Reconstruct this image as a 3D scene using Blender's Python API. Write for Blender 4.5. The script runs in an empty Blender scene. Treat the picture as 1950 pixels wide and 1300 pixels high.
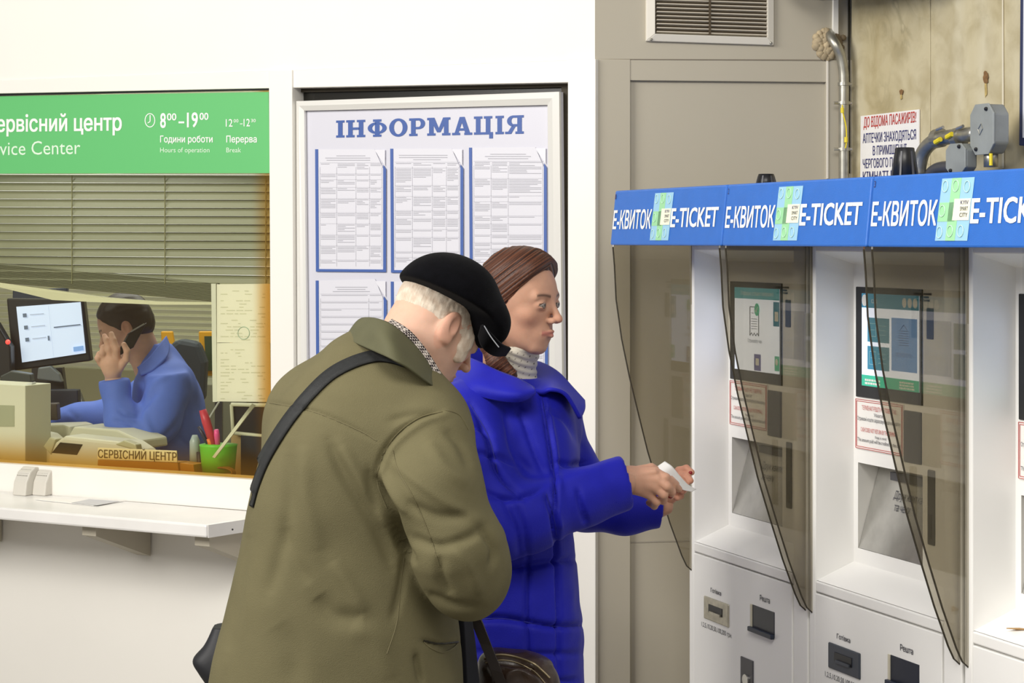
import bpy, bmesh, math, random
import numpy as np
from mathutils import Vector, Matrix
from mathutils.bvhtree import BVHTree
from mathutils.geometry import delaunay_2d_cdt
random.seed(7); np.random.seed(7)
sc = bpy.context.scene
COL = sc.collection

# ---------------------------------------------------------------- camera, world, lights, exposure
F = 3800.0; HY = 455.0; CX = 975.0; CZ = 1.67       # focal length in px, horizon row, centre column, eye height
cam = bpy.data.cameras.new('camera'); cam_o = bpy.data.objects.new('camera', cam); COL.objects.link(cam_o)
cam.sensor_width = 36.0; cam.lens = F/1950*36.0; cam.shift_y = -(650-HY)/1950.0
cam.clip_start = 0.05; cam.clip_end = 60
cam_o.location = (0, 0, CZ); cam_o.rotation_euler = (math.pi/2, 0, 0)
sc.camera = cam_o
cam.dof.use_dof = False

sc.view_settings.view_transform = 'Standard'; sc.view_settings.look = 'None'
sc.view_settings.gamma = 1; sc.view_settings.use_curve_mapping = False
sc.view_settings.exposure = 0.0
w = bpy.data.worlds.new('hall_ambient'); sc.world = w; w.use_nodes = True
bg = w.node_tree.nodes['Background']; bg.inputs[0].default_value = (1.0, 0.965, 0.90, 1); bg.inputs[1].default_value = 0.31

def area(name, loc, target, sx, sy, power, col=(1, 1, 1), spread=180):
    l = bpy.data.lights.new(name, 'AREA'); l.shape = 'RECTANGLE'; l.size = sx; l.size_y = sy
    l.energy = power; l.color = col; l.spread = math.radians(spread)
    o = bpy.data.objects.new(name, l); COL.objects.link(o); o.location = loc
    d = Vector(target)-Vector(loc); o.rotation_euler = d.to_track_quat('-Z', 'Y').to_euler()
    return o
area('ceiling_lamp_hall_left', (-3.3, 2.2, 3.3), (0.0, 4.9, 1.2), 2.2, 1.5, 182, (1.0, 0.965, 0.91))
area('fill_light_hall_near', (0.0, 1.7, 3.4), (0.7, 4.6, 1.0), 1.6, 1.0, 58, (1.0, 0.96, 0.90))  # added fill light, placed to brighten the kiosk reveals
area('ceiling_lamp_office', (-1.1, 7.6, 2.75), (-1.0, 7.4, 0.5), 2.2, 1.3, 38, (1.0, 1.0, 0.93))
area('ceiling_lamp_office_rear', (-2.0, 9.4, 2.75), (-1.8, 9.9, 0.8), 1.8, 0.8, 22, (1.0, 1.0, 0.93))

# ---------------------------------------------------------------- materials
def lin(c):
    if isinstance(c, str):
        c = c.lstrip('#'); c = [int(c[i:i+2], 16)/255 for i in (0, 2, 4)]
    return tuple((x/12.92 if x <= 0.04045 else ((x+0.055)/1.055)**2.4) for x in c)
MATS = {}
def mat(name, col='#808080', rough=0.5, metal=0.0, noise=None, bump=None, spec=0.5, emit=None, vcol=False, sss=0, coat=0, sheen=0):
    """noise=(scale, amount)  bump=(scale, strength)"""
    if name in MATS: return MATS[name]
    m = bpy.data.materials.new(name); m.use_nodes = True; nt = m.node_tree; N = nt.nodes; L = nt.links
    b = N['Principled BSDF']; c = (*lin(col), 1)
    b.inputs['Base Color'].default_value = c; b.inputs['Roughness'].default_value = rough
    b.inputs['Metallic'].default_value = metal; b.inputs['Specular IOR Level'].default_value = spec
    if coat: b.inputs['Coat Weight'].default_value = coat
    if sheen: b.inputs['Sheen Weight'].default_value = sheen
    if sss:
        b.inputs['Subsurface Weight'].default_value = sss; b.inputs['Subsurface Radius'].default_value = (1, .35, .2)
        b.inputs['Subsurface Scale'].default_value = 0.006
    src = None
    tc = N.new('ShaderNodeTexCoord')
    if vcol:
        a = N.new('ShaderNodeAttribute'); a.attribute_name = 'Col'; src = a.outputs['Color']
    if noise:
        nz = N.new('ShaderNodeTexNoise'); nz.inputs['Scale'].default_value = noise[0]; nz.inputs['Detail'].default_value = 5
        L.new(tc.outputs['Object'], nz.inputs['Vector'])
        mr = N.new('ShaderNodeMapRange'); mr.inputs[1].default_value = .3; mr.inputs[2].default_value = .7
        mr.inputs[3].default_value = 1-noise[1]; mr.inputs[4].default_value = 1+noise[1]*.6
        L.new(nz.outputs['Fac'], mr.inputs[0])
        mx = N.new('ShaderNodeMix'); mx.data_type = 'RGBA'; mx.blend_type = 'MULTIPLY'; mx.inputs[0].default_value = 1
        if src: L.new(src, mx.inputs[6])
        else: mx.inputs[6].default_value = c
        L.new(mr.outputs[0], mx.inputs[7]); src = mx.outputs[2]
    if src: L.new(src, b.inputs['Base Color'])
    if bump:
        nb = N.new('ShaderNodeTexNoise'); nb.inputs['Scale'].default_value = bump[0]; nb.inputs['Detail'].default_value = 4
        L.new(tc.outputs['Object'], nb.inputs['Vector'])
        bp = N.new('ShaderNodeBump'); bp.inputs['Strength'].default_value = bump[1]; bp.inputs['Distance'].default_value = 0.002
        L.new(nb.outputs['Fac'], bp.inputs['Height']); L.new(bp.outputs[0], b.inputs['Normal'])
    if emit:
        b.inputs['Emission Color'].default_value = (*lin(emit[0]), 1); b.inputs['Emission Strength'].default_value = emit[1]
    MATS[name] = m; return m

wallpaint = mat('wall_paint', '#F1EEE7', .6, noise=(2.5, .02), bump=(60, .05))
framepaint = mat('frame_paint', '#F2EFE8', .38, noise=(3, .02))
shadepaint = mat('shade_paint', '#B6AF9E', .55, noise=(2, .03), bump=(90, .05))  # wall paint darkened: the back wall's shade sits in this colour
kioskwhite = mat('kiosk_white', '#F6F5F2', .32, noise=(4, .015))
blue = mat('header_blue', '#2B6CC8', .38, noise=(30, .05), bump=(700, .25))
white = mat('white_print', '#F6F6F2', .45)
black = mat('black_plastic', '#15161A', .35)
darkgrey = mat('dark_grey_plastic', '#4A4A4E', .4, noise=(12, .1))
bezelm = mat('screen_bezel', '#17181C', .25)
steel = mat('brushed_steel', '#C9C8C4', .30, .85, noise=(25, .12))
galv = mat('galvanised_steel', '#A9A79D', .36, .8, noise=(40, .2))
greybox = mat('grey_metal_box', '#8D918F', .45, .35, noise=(18, .15))
green = mat('sign_green', '#63BE72', .5)
alum = mat('snap_frame_aluminium', '#F0EFEA', .30, .25)
boardm = mat('board_white', '#D3D3DE', .35)
sheetm = mat('sheet_paper', '#DBDBE4', .45, noise=(6, .01))
navy = mat('pocket_blue', '#3F5FA6', .45)
titleblue = mat('title_blue', '#35579F', .45)
greyink = mat('grey_ink', '#ABABB4', .6)
darkink = mat('dark_ink', '#3A3A44', .6)
redink = mat('red_ink', '#C23B35', .6)
navyink = mat('navy_ink', '#33366F', .6)
palegreen = mat('pale_green_print', '#9ED9A6', .5)
paleprint = mat('pale_blue_print', '#9CCBE8', .45)
paletrans = mat('pale_line_print', '#CFEFE0', .5)
voidm = mat('dark_glass', '#17150F', .2)
shelfm = mat('shelf_laminate', '#EFEDEA', .3, noise=(7, .06))
tray_white = mat('tray_plastic', '#DAD8D2', .4)
yellow = mat('yellow_tag', '#E8D32C', .5)
foam = mat('mounting_foam', '#B9A888', .9, noise=(30, .35), bump=(50, 1))
dustcream = mat('office_cream', '#D9D7B6', .5)
paperm = mat('paper_white', '#F4F2EE', .6)
floorm = mat('floor_granite', '#8D8880', .35, noise=(60, .25))

def glassmat(name, tint, alpha, rough=0.02, stain=None):
    """tinted see-through sheet: tint filter + fresnel gloss"""
    m = bpy.data.materials.new(name); m.use_nodes = True; nt = m.node_tree; N = nt.nodes; L = nt.links
    for n in list(N): N.remove(n)
    out = N.new('ShaderNodeOutputMaterial'); tr = N.new('ShaderNodeBsdfTransparent'); tr.inputs[0].default_value = (*tint, 1)
    gl = N.new('ShaderNodeBsdfGlossy'); gl.inputs['Roughness'].default_value = rough; gl.inputs[0].default_value = (1, 1, 1, 1)
    fr = N.new('ShaderNodeFresnel'); fr.inputs[0].default_value = 1.4
    mx = N.new('ShaderNodeMixShader'); L.new(fr.outputs[0], mx.inputs[0]); L.new(tr.outputs[0], mx.inputs[1]); L.new(gl.outputs[0], mx.inputs[2])
    di = N.new('ShaderNodeBsdfDiffuse'); di.inputs[0].default_value = (*lin('#8F8669'), 1)
    m2 = N.new('ShaderNodeMixShader'); m2.inputs[0].default_value = alpha; L.new(mx.outputs[0], m2.inputs[1]); L.new(di.outputs[0], m2.inputs[2])
    L.new(m2.outputs[0], out.inputs[0])
    m['nodes'] = 1
    return m, nt, tr, di, m2
tinted, *_ = glassmat('tinted_acrylic', (.80, .775, .71), .06)
MATS['tinted_acrylic'] = tinted

# ---------------------------------------------------------------- object helpers
def tag(o, label=None, cat=None, group=None, kind=None):
    if label: o['label'] = label
    if cat: o['category'] = cat
    if group: o['group'] = group
    if kind: o['kind'] = kind
    return o
def empty(name, loc=(0, 0, 0), label=None, cat=None, group=None, kind=None):
    o = bpy.data.objects.new(name, None); COL.objects.link(o); o.location = loc; o.empty_display_size = .05
    return tag(o, label, cat, group, kind)
def mesh_obj(name, verts, faces, m=None, parent=None, smooth=False, bevel=0, mats=None, fmat=None):
    me = bpy.data.meshes.new(name); me.from_pydata([tuple(map(float, v)) for v in verts], [], [tuple(map(int, f)) for f in faces]); me.update()
    o = bpy.data.objects.new(name, me); COL.objects.link(o)
    for mm in (mats or ([m] if m else [])): me.materials.append(mm)
    if fmat is not None: me.polygons.foreach_set('material_index', fmat)
    if smooth: me.polygons.foreach_set('use_smooth', [True]*len(me.polygons))
    if bevel:
        b = o.modifiers.new('bevel', 'BEVEL'); b.width = bevel; b.segments = 2; b.limit_method = 'ANGLE'; b.angle_limit = math.radians(40)
    if parent is not None:
        o.parent = parent
        bpy.context.view_layer.update() if False else None
        o.matrix_parent_inverse = Matrix.Translation(-Vector(wloc(parent)))
    return o
def wloc(o):
    v = Vector((0, 0, 0)); p = o
    # every object here is unrotated; children keep world-space vertices, so only an Empty root carries a location
    while p is not None:
        v += Vector(p.location)+p.matrix_parent_inverse.translation if p.parent else Vector(p.location); p = p.parent
    return v
class MB:
    def __init__(s): s.v = []; s.f = []
    def add(s, vs, fs):
        n = len(s.v); s.v += [tuple(v) for v in vs]; s.f += [tuple(i+n for i in f) for f in fs]; return s
    def prism(s, poly, off):                       # poly: list of 3D points (front), off: vector to back
        n = len(poly); a = [Vector(p) for p in poly]; b = [p+Vector(off) for p in a]
        s.add(a+b, [tuple(range(n)), tuple(range(2*n-1, n-1, -1))]+[(i, i+n, (i+1) % n+n, (i+1) % n) for i in range(n)]); return s
    def box(s, o, ax, ay, az):
        o = Vector(o); ax = Vector(ax); ay = Vector(ay); az = Vector(az)
        return s.prism([o, o+ax, o+ax+ay, o+ay], az)
    def tube(s, pts, r, n=10, cap=True, r2=None):
        pts = [Vector(p) for p in pts]; rr = r if hasattr(r, '__len__') else [r]*len(pts)
        up = None; rings = []
        for i, p in enumerate(pts):
            t = (pts[min(i+1, len(pts)-1)]-pts[max(i-1, 0)]).normalized()
            if up is None: up = Vector((0, 0, 1)) if abs(t.z) < .9 else Vector((0, 1, 0))
            x = t.cross(up).normalized(); up = x.cross(t).normalized()
            rings.append([p+(x*math.cos(2*math.pi*k/n)+up*math.sin(2*math.pi*k/n))*rr[i] for k in range(n)])
        vs = [v for r_ in rings for v in r_]; fs = []
        for i in range(len(pts)-1):
            for k in range(n): fs.append((i*n+k, i*n+(k+1) % n, (i+1)*n+(k+1) % n, (i+1)*n+k))
        if cap: fs += [tuple(range(n-1, -1, -1)), tuple((len(pts)-1)*n+k for k in range(n))]
        return s.add(vs, fs)
    def sphere(s, c, r, n=12, sc=(1, 1, 1)):
        c = Vector(c); vs = []; fs = []; m = n//2
        for i in range(m+1):
            for k in range(n):
                a = math.pi*i/m; b = 2*math.pi*k/n
                vs.append(c+Vector((r*sc[0]*math.sin(a)*math.cos(b), r*sc[1]*math.sin(a)*math.sin(b), r*sc[2]*math.cos(a))))
        for i in range(m):
            for k in range(n): fs.append((i*n+k, (i+1)*n+k, (i+1)*n+(k+1) % n, i*n+(k+1) % n))
        return s.add(vs, fs)
    def build(s, name, m, parent=None, smooth=False, bevel=0): return mesh_obj(name, s.v, s.f, m, parent, smooth, bevel)

# ---------------------------------------------------------------- planes and pixels
class Plane:                                       # vertical plane; out = unit normal towards the viewer side
    def __init__(s, p, d, out): s.p = Vector((p[0], p[1], 0)); s.d = Vector((d[0], d[1], 0)).normalized(); s.n = Vector((out[0], out[1], 0)).normalized()
    def at(s, px, py, off=0.0):
        r = Vector(((px-CX)/F, 1, -(py-HY)/F)); o = Vector((0, 0, CZ)); q = s.p+s.n*off
        t = (q-Vector((0, 0, 0))).dot(s.n)/r.dot(s.n)
        return o+r*t
    def uw(s, u, z, off=0.0): return s.p+s.d*u+s.n*off+Vector((0, 0, z))
    def poly(s, name, pts, off, th, m, parent=None, bevel=0):
        return MB().prism([s.at(x, y, off) for x, y in pts], -s.n*th).build(name, m, parent, bevel=bevel)
    def rect(s, name, u0, u1, z0, z1, off, th, m, parent=None, bevel=0):
        return MB().prism([s.uw(u0, z0, off), s.uw(u1, z0, off), s.uw(u1, z1, off), s.uw(u0, z1, off)], -s.n*th).build(name, m, parent, bevel=bevel)
def P(px, py, z): return Vector(((px-CX)/F*z, z, CZ-(py-HY)/F*z))

aG = math.atan(3800/20800)
C0 = Vector((158/F*5.2, 5.2, 0))                                   # the corner where bright wall meets the shaded back wall
ldir = Vector((-7000, 3800, 0)).normalized()
LW = Plane(C0, ldir, (-.4771, -.8789))                              # bright wall with ticket window
GW = Plane(C0, (math.cos(aG), math.sin(aG)), (math.sin(aG), -math.cos(aG)))
U = Vector((.3576, -.9339, 0)); NI = Vector((.9339, .3576, 0))
K1 = Vector((186/F*4.92, 4.92, 0))
KP = Plane(K1, U, -NI)                                             # header-front plane of the kiosk row
MW = Plane(K1+NI*.764, U, -NI)                                      # marble wall
PITCH = .605

# ---------------------------------------------------------------- lettering
_tcache = {}
def text_mesh(s, bold=0.0):
    key = (s, bold)
    if key in _tcache: return _tcache[key]
    c = bpy.data.curves.new('lettering', 'FONT'); c.body = s; c.resolution_u = 3; c.fill_mode = 'NONE'
    o = bpy.data.objects.new('lettering', c); COL.objects.link(o)
    bpy.context.view_layer.update()
    me = bpy.data.meshes.new_from_object(o.evaluated_get(bpy.context.evaluated_depsgraph_get()))
    v = np.array([tuple(x.co) for x in me.vertices]); ed = np.array([tuple(e.vertices) for e in me.edges])
    # outlines -> triangles; a triangle is ink where the outlines wind around it (overlapping strokes merge)
    cv, ce, cf, *_ = delaunay_2d_cdt([Vector((a[0], a[1])) for a in v], [tuple(map(int, e)) for e in ed], [], 0, 1e-5)
    cv = np.array([tuple(a) for a in cv]); cf = np.array([tuple(a) for a in cf if len(a) == 3]); cen = cv[cf].mean(1)
    nxt = {}
    for a, b in ed: nxt.setdefault(int(a), []).append(int(b)); nxt.setdefault(int(b), []).append(int(a))
    seen = set(); wn = np.zeros(len(cf))
    for st in list(nxt):
        if st in seen: continue
        loop = [st]; seen.add(st); cur = st
        while True:
            q = [k for k in nxt[cur] if k not in seen]
            if not q: break
            k = cur+1 if cur+1 in q else q[0]
            cur = k; seen.add(cur); loop.append(cur)
        L2 = v[loop, :2]
        for i in range(len(L2)):
            a, b = L2[i], L2[(i+1) % len(L2)]
            side = (b[0]-a[0])*(cen[:, 1]-a[1])-(cen[:, 0]-a[0])*(b[1]-a[1])
            wn += ((a[1] <= cen[:, 1]) & (b[1] > cen[:, 1]) & (side > 0)).astype(int)-((a[1] > cen[:, 1]) & (b[1] <= cen[:, 1]) & (side < 0)).astype(int)
    f = [tuple(int(k) for k in t) for t in cf[wn != 0]]; v = np.hstack([cv, np.zeros((len(cv), 1))])
    bpy.data.objects.remove(o); bpy.data.curves.remove(c); bpy.data.meshes.remove(me)
    if bold and len(v):                            # heavier strokes: overlaid copies shifted sideways
        nv = len(v); vv = []; ff = []
        for i, (dx, dy) in enumerate(((-1, -.6), (1, -.6), (-1, .6), (1, .6), (0, 0))):
            q = v.copy(); q[:, 0] += dx*bold; q[:, 1] += dy*bold; q[:, 2] = i; vv.append(q); ff += [tuple(k+i*nv for k in p_) for p_ in f]
        v = np.vstack(vv); f = ff
    _tcache[key] = (v, f); return v, f
CAP = float(text_mesh('H')[0][:, 1].max())
def text_on(name, s, o, xd, yd, n, m, parent, bold=0.0, capref=CAP):
    """o: baseline start; xd: full-width vector; yd: cap-height vector; n: outward offset vector"""
    v, f = text_mesh(s, bold); x0, x1 = v[:, 0].min(), v[:, 0].max()
    o = Vector(o); xd = Vector(xd); yd = Vector(yd); n = Vector(n)
    nn = xd.cross(yd).normalized()
    if nn.dot(Vector((0, 0, CZ))-o) < 0: nn = -nn
    vs = [o+xd*((a-x0)/(x1-x0))+yd*(b/capref)+n+nn*(c*.00006) for a, b, c in v]
    return mesh_obj(name, vs, f, m, parent)
def text_px(name, s, a, b, top, pl, off, m, parent, bold=0.0):
    """baseline from pixel a to pixel b; top: pixel above a at cap height"""
    A = pl.at(*a, off); B = pl.at(*b, off); T = pl.at(*top, off)
    return text_on(name, s, A, B-A, T-A, (0, 0, 0), m, parent, bold)
def textlines(mb, o, xd, yd, rows, seed, words=(2, 6), gap=.35, n=Vector((0, 0, 0)), fill=(0.6, 1.0)):
    """rows of little word bars inside a quad: o lower-left, xd, yd"""
    rnd = random.Random(seed); o = Vector(o)+n
    for r in range(rows):
        y0 = 1-(r+1)/rows; y1 = y0+(1-gap)/rows
        x = 0.0; end = rnd.uniform(*fill)
        while x < end:
            wd = min(rnd.uniform(.03, .13), end-x)
            a = o+xd*x+yd*y0
            mb.add([a, a+xd*wd, a+xd*wd+yd*(y1-y0), a+yd*(y1-y0)], [(0, 1, 2, 3)]); x += wd+.018
    return mb

# ================================================================ THE SETTING
fl = MB().box((-5, 0.2, -.06), (11, 0, 0), (0, 11, 0), (0, 0, .06)).build('floor', floorm); tag(fl, kind='structure')
TOPZ = 3.0
def LWp(name, pts, off, th, m, parent=None, bevel=0, kind='structure'):
    o = LW.poly(name, pts, off, th, m, parent, bevel)
    if parent is None: tag(o, kind=kind)
    return o
def zpoly(pl, px0, px1, ytop0, ytop1, zbot, off):                   # px top line down to a world height
    a = pl.at(px0, ytop0, off); b = pl.at(px1, ytop1, off)
    return [Vector((a.x, a.y, zbot)), Vector((b.x, b.y, zbot)), b, a]
XL = -420                                                            # how far the wall runs on past the frame
def ln(x, p, q): return p[1]+(q[1]-p[1])*(x-p[0])/(q[0]-p[0])
railtop = lambda x: ln(x, (0, 153), (1133, 113))
railbot = lambda x: ln(x, (0, 178), (1080, 157))
silltop = lambda x: ln(x, (0, 882), (474, 913))
sillbot = lambda x: ln(x, (0, 936), (471, 972))
wl = empty('wall_left', LW.uw(0, 0, 0), kind='structure')
a = LW.at(XL, railtop(XL), 0); b = LW.at(1133, railtop(1133), 0)
MB().prism([a, b, Vector((b.x, b.y, TOPZ)), Vector((a.x, a.y, TOPZ))], -LW.n*.12).build('upper_panel', wallpaint, wl)
MB().prism(zpoly(LW, XL, 1133, sillbot(XL)-2, sillbot(1133)-2, 0, 0), -LW.n*.12).build('lower_panel', wallpaint, wl)
# frame of the glazed front: rails and posts
win = empty('window_1', LW.uw(1.0, 1.0, 0), kind='structure')
LWp('top_rail', [(XL, railbot(XL)), (1133, railbot(1133)), (1133, railtop(1133)), (XL, railtop(XL))], .006, .09, framepaint, win, .002)
LWp('bottom_rail', [(XL, sillbot(XL)), (1133, sillbot(1133)), (1133, silltop(1133)), (XL, silltop(XL))], .008, .09, framepaint, win, .002)
LWp('mullion', [(516.5, silltop(516)), (560.5, silltop(560)), (556, 133), (511.5, 135)], .012, .09, framepaint, win, .002)
MB().prism(zpoly(LW, 1081, 1134, 113, 112, 0, .012), -LW.n*.10).build('corner_post', framepaint, win, bevel=.002)
MB().tube([LW.at(x, railtop(x)+1, .003) for x in (-400, 0, 300, 511)], .0016, 5).build('rail_joint', mat('joint_line', '#B9B2A6', .8), win)  # thin crack line along the top of the rail
# glass of the ticket window, yellowed adhesive film along its lower and right edge
gm, nt, tr, di, m2 = glassmat('window_glass', (.93, .94, .87), .05)
MATS['window_glass'] = gm
N = nt.nodes; L = nt.links
uv = N.new('ShaderNodeUVMap'); sp = N.new('ShaderNodeSeparateXYZ'); L.new(uv.outputs[0], sp.inputs[0])
def mrange(src, a, b, c, d):
    n = N.new('ShaderNodeMapRange'); n.interpolation_type = 'SMOOTHSTEP'
    n.inputs[1].default_value = a; n.inputs[2].default_value = b; n.inputs[3].default_value = c; n.inputs[4].default_value = d
    L.new(src, n.inputs[0]); return n.outputs[0]
def mth(op, a, b):
    n = N.new('ShaderNodeMath'); n.operation = op
    for i, x in enumerate((a, b)):
        if isinstance(x, (int, float)): n.inputs[i].default_value = x
        else: L.new(x, n.inputs[i])
    return n.outputs[0]
low = mrange(sp.outputs[1], 0.0, 0.10, .95, 0); rgt = mrange(sp.outputs[0], .965, 1.0, 0, .8)
st = mth('MAXIMUM', low, rgt)
mc = N.new('ShaderNodeMix'); mc.data_type = 'RGBA'; L.new(st, mc.inputs[0]); mc.inputs[6].default_value = (.93, .94, .87, 1); mc.inputs[7].default_value = (.70, .42, .06, 1)
L.new(mc.outputs[2], tr.inputs[0])
di.inputs[0].default_value = (*lin('#B8811C'), 1)
L.new(mth('ADD', mth('MULTIPLY', st, .14), .022), m2.inputs[0])
gpts = [(XL, silltop(XL)+2), (517, silltop(517)+2), (512, railbot(512)-2), (XL, railbot(XL)-2)]
g = mesh_obj('glass_pane', [LW.at(x, y, -.02) for x, y in gpts], [(0, 1, 2, 3)], gm, win)
uvl = g.data.uv_layers.new(name='UVMap')
for i, c in enumerate([(0, 0), (1, 0), (1, 1), (0, 1)]): uvl.data[i].uv = c
LWp('dark_pane', [(558, silltop(558)+2), (1084, silltop(1084)+2), (1084, railbot(1084)-3), (556, railbot(556)-3)], -.045, .01, voidm, win)
LWp('gasket', [(561, silltop(561)), (569, silltop(569)), (563.5, railbot(563)), (556, railbot(556))], -.012, .02, mat('gasket_grey', '#BDBAB0', .6), win)
LWp('gasket', [(XL, railbot(XL)+5), (512, railbot(512)+3), (512, railbot(512)-1), (XL, railbot(XL)-1)], -.002, .01, black, win)
LWp('opening_trim', [(1068, 900), (1081, 900), (1081, railbot(1081)), (556, railbot(556)), (556, railbot(556)+9), (1069, railbot(1069)+9)], -.032, .008, mat('brown_lining', '#3A3222', .7, noise=(15, .3)), win)

# back wall: same paint, its shade put into the colour
def G(px, py, off=0): return GW.at(px, py, off)
wb = empty('wall_back', GW.uw(0, 0, 0), kind='structure')
a, b = G(1133, 114), G(1640, 117)
MB().prism([a, b, Vector((b.x, b.y, TOPZ)), Vector((a.x, a.y, TOPZ))], -GW.n*.1).build('upper_panel', shadepaint, wb)
MB().prism(zpoly(GW, 1133.5, 1640, 112, 114, 0, -.012), -GW.n*.08).build('inset_panel', shadepaint, wb)
GW.poly('top_rail', [(1199, 153), (1576, 156.5), (1576, 113.5), (1199, 112.5)], 0, .03, shadepaint, wb, .0015)
MB().prism(zpoly(GW, 1133.8, 1200.5, 112, 113, 0, .002), -GW.n*.03).build('post', shadepaint, wb, bevel=.0015)
MB().prism(zpoly(GW, 1574, 1640, 114, 114, 0, .004), -GW.n*.03).build('post', shadepaint, wb, bevel=.0015)
GW.poly('rail_joint', [(1199, 1033.5), (1576, 1022.5), (1576, 1019), (1199, 1031)], -.0105, .004, mat('groove_line', '#A9A294', .8), wb)  # slightly darker line at the joint between the panels
GW.poly('groove', [(1133, 113.3), (1600, 115.5), (1600, 113.5), (1133, 112)], .0006, .002, mat('crack_line', '#7D7466', .8), wb)
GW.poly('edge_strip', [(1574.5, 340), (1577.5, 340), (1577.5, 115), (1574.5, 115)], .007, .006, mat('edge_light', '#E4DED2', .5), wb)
GW.poly('trim_strip', [(1586, 86), (1597, 86), (1597, -30), (1588, -30)], .012, .012, mat('trim_white', '#F0EEE8', .45), wb, .001)
GW.poly('dark_gap', [(1615.5, 330), (1619, 330), (1619, -30), (1616, -30)], .006, .01, voidm, wb)

# marble wall: slabs, each its own piece
def marblemat():
    m = bpy.data.materials.new('stained_marble'); m.use_nodes = True; nt = m.node_tree; N = nt.nodes; L = nt.links; b = N['Principled BSDF']
    b.inputs['Roughness'].default_value = .42
    tc = N.new('ShaderNodeTexCoord')
    def noise(sc_, det, dist=0, vec=None):
        n = N.new('ShaderNodeTexNoise'); n.inputs['Scale'].default_value = sc_; n.inputs['Detail'].default_value = det; n.inputs['Distortion'].default_value = dist
        L.new(vec or tc.outputs['Object'], n.inputs['Vector']); return n.outputs['Fac']
    mp = N.new('ShaderNodeMapping'); mp.inputs['Scale'].default_value = (1, 1, .28); L.new(tc.outputs['Object'], mp.inputs[0])
    def ramp(src, stops):
        r = N.new('ShaderNodeValToRGB'); L.new(src, r.inputs[0]); e = r.color_ramp.elements
        while len(e) < len(stops): e.new(.5)
        for i, (p, c) in enumerate(stops): e[i].position = p; e[i].color = (*lin(c), 1)
        return r.outputs[0]
    base = ramp(noise(3.2, 8, .6, mp.outputs[0]), [(.30, '#BDB08A'), (.45, '#C9BE9C'), (.58, '#D0C7AA'), (.72, '#C8BC96')])
    veins = ramp(noise(5, 9, 2.2), [(.0, '#FFFFFF'), (.45, '#FFFFFF'), (.53, '#A9A89E'), (.56, '#FFFFFF')])
    patch = noise(2.2, 2)
    mm = N.new('ShaderNodeMapRange'); mm.inputs[1].default_value = .52; mm.inputs[2].default_value = .66; mm.inputs[4].default_value = .6; L.new(patch, mm.inputs[0])
    mx = N.new('ShaderNodeMix'); mx.data_type = 'RGBA'; mx.blend_type = 'MULTIPLY'; L.new(mm.outputs[0], mx.inputs[0]); L.new(base, mx.inputs[6]); L.new(veins, mx.inputs[7])
    dirt = ramp(noise(14, 6, .4), [(.35, '#B9AC86'), (.6, '#FFFFFF')])
    m3 = N.new('ShaderNodeMix'); m3.data_type = 'RGBA'; m3.blend_type = 'MULTIPLY'; m3.inputs[0].default_value = .40; L.new(mx.outputs[2], m3.inputs[6]); L.new(dirt, m3.inputs[7])
    L.new(m3.outputs[2], b.inputs['Base Color'])
    return m
marble = marblemat()
wr = empty('wall_right', MW.uw(-.141, 0, 0), kind='structure')
us = [-.165, .241, .64, 1.04, 1.44, 1.84, 2.24]
zs = [0, .95, 1.9, 3.0]
zs = [0, .93, 3.0]
MW.rect('backing', -.165, 2.3, 0, 3.0, -.03, .06, mat('mortar', '#5C5340', .9), wr)
for i in range(len(us)-1):
    for j in range(len(zs)-1):
        MW.rect('slab', us[i]+.0015, us[i+1]-.0015, zs[j]+.0015, zs[j+1]-.0015, random.uniform(-.001, .001), .029, marble, wr, .0015)
def blob(pl, px, py, rx, ry, off, m, parent, name, seed, n=16):
    r = random.Random(seed); pts = []
    for k in range(n):
        a = 2*math.pi*k/n; q = r.uniform(.7, 1.15); pts.append((px+rx*q*math.cos(a), py+ry*q*math.sin(a)))
    return pl.poly(name, pts, off, .0008, m, parent)
rust = mat('rust_stain', '#84623C', .8, noise=(200, .3)); rustl = mat('rust_halo', '#BBA468', .8, noise=(90, .3))
for (x, y, rx, ry) in [(1877, 147, 5, 13), (1716, 175, 4, 5)]:
    blob(MW, x, y+ry*1.6, rx*.5, ry*1.4, .0018, rustl, wr, 'rust_run', x)
    blob(MW, x, y, rx, ry, .0025, rust, wr, 'rust_spot', y)
MW.poly('paint_drip', [(1908, 320), (1912, 320), (1910, -20), (1908, -20)], .002, .0008, mat('drip', '#DCD4BC', .6), wr)

# ================================================================ OFFICE BEHIND THE GLASS (shell)
officepaint = mat('office_paint', '#C9C8AA', .7)
o = LW.rect('wall_office', .05, 8.2, 0, 2.85, -3.6, .08, officepaint); tag(o, kind='structure')
o = MB().prism([LW.uw(.12, 0, -.14), LW.uw(.12, 0, -3.6), LW.uw(.12, 2.85, -3.6), LW.uw(.12, 2.85, -.14)], ldir*-.06).build('wall_office_side', officepaint); tag(o, kind='structure')
o = MB().prism([LW.uw(.05, 2.85, -.12), LW.uw(8.2, 2.85, -.12), LW.uw(8.2, 2.85, -3.7), LW.uw(.05, 2.85, -3.7)], (0, 0, .06)).build('ceiling', officepaint); tag(o, kind='structure')

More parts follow.
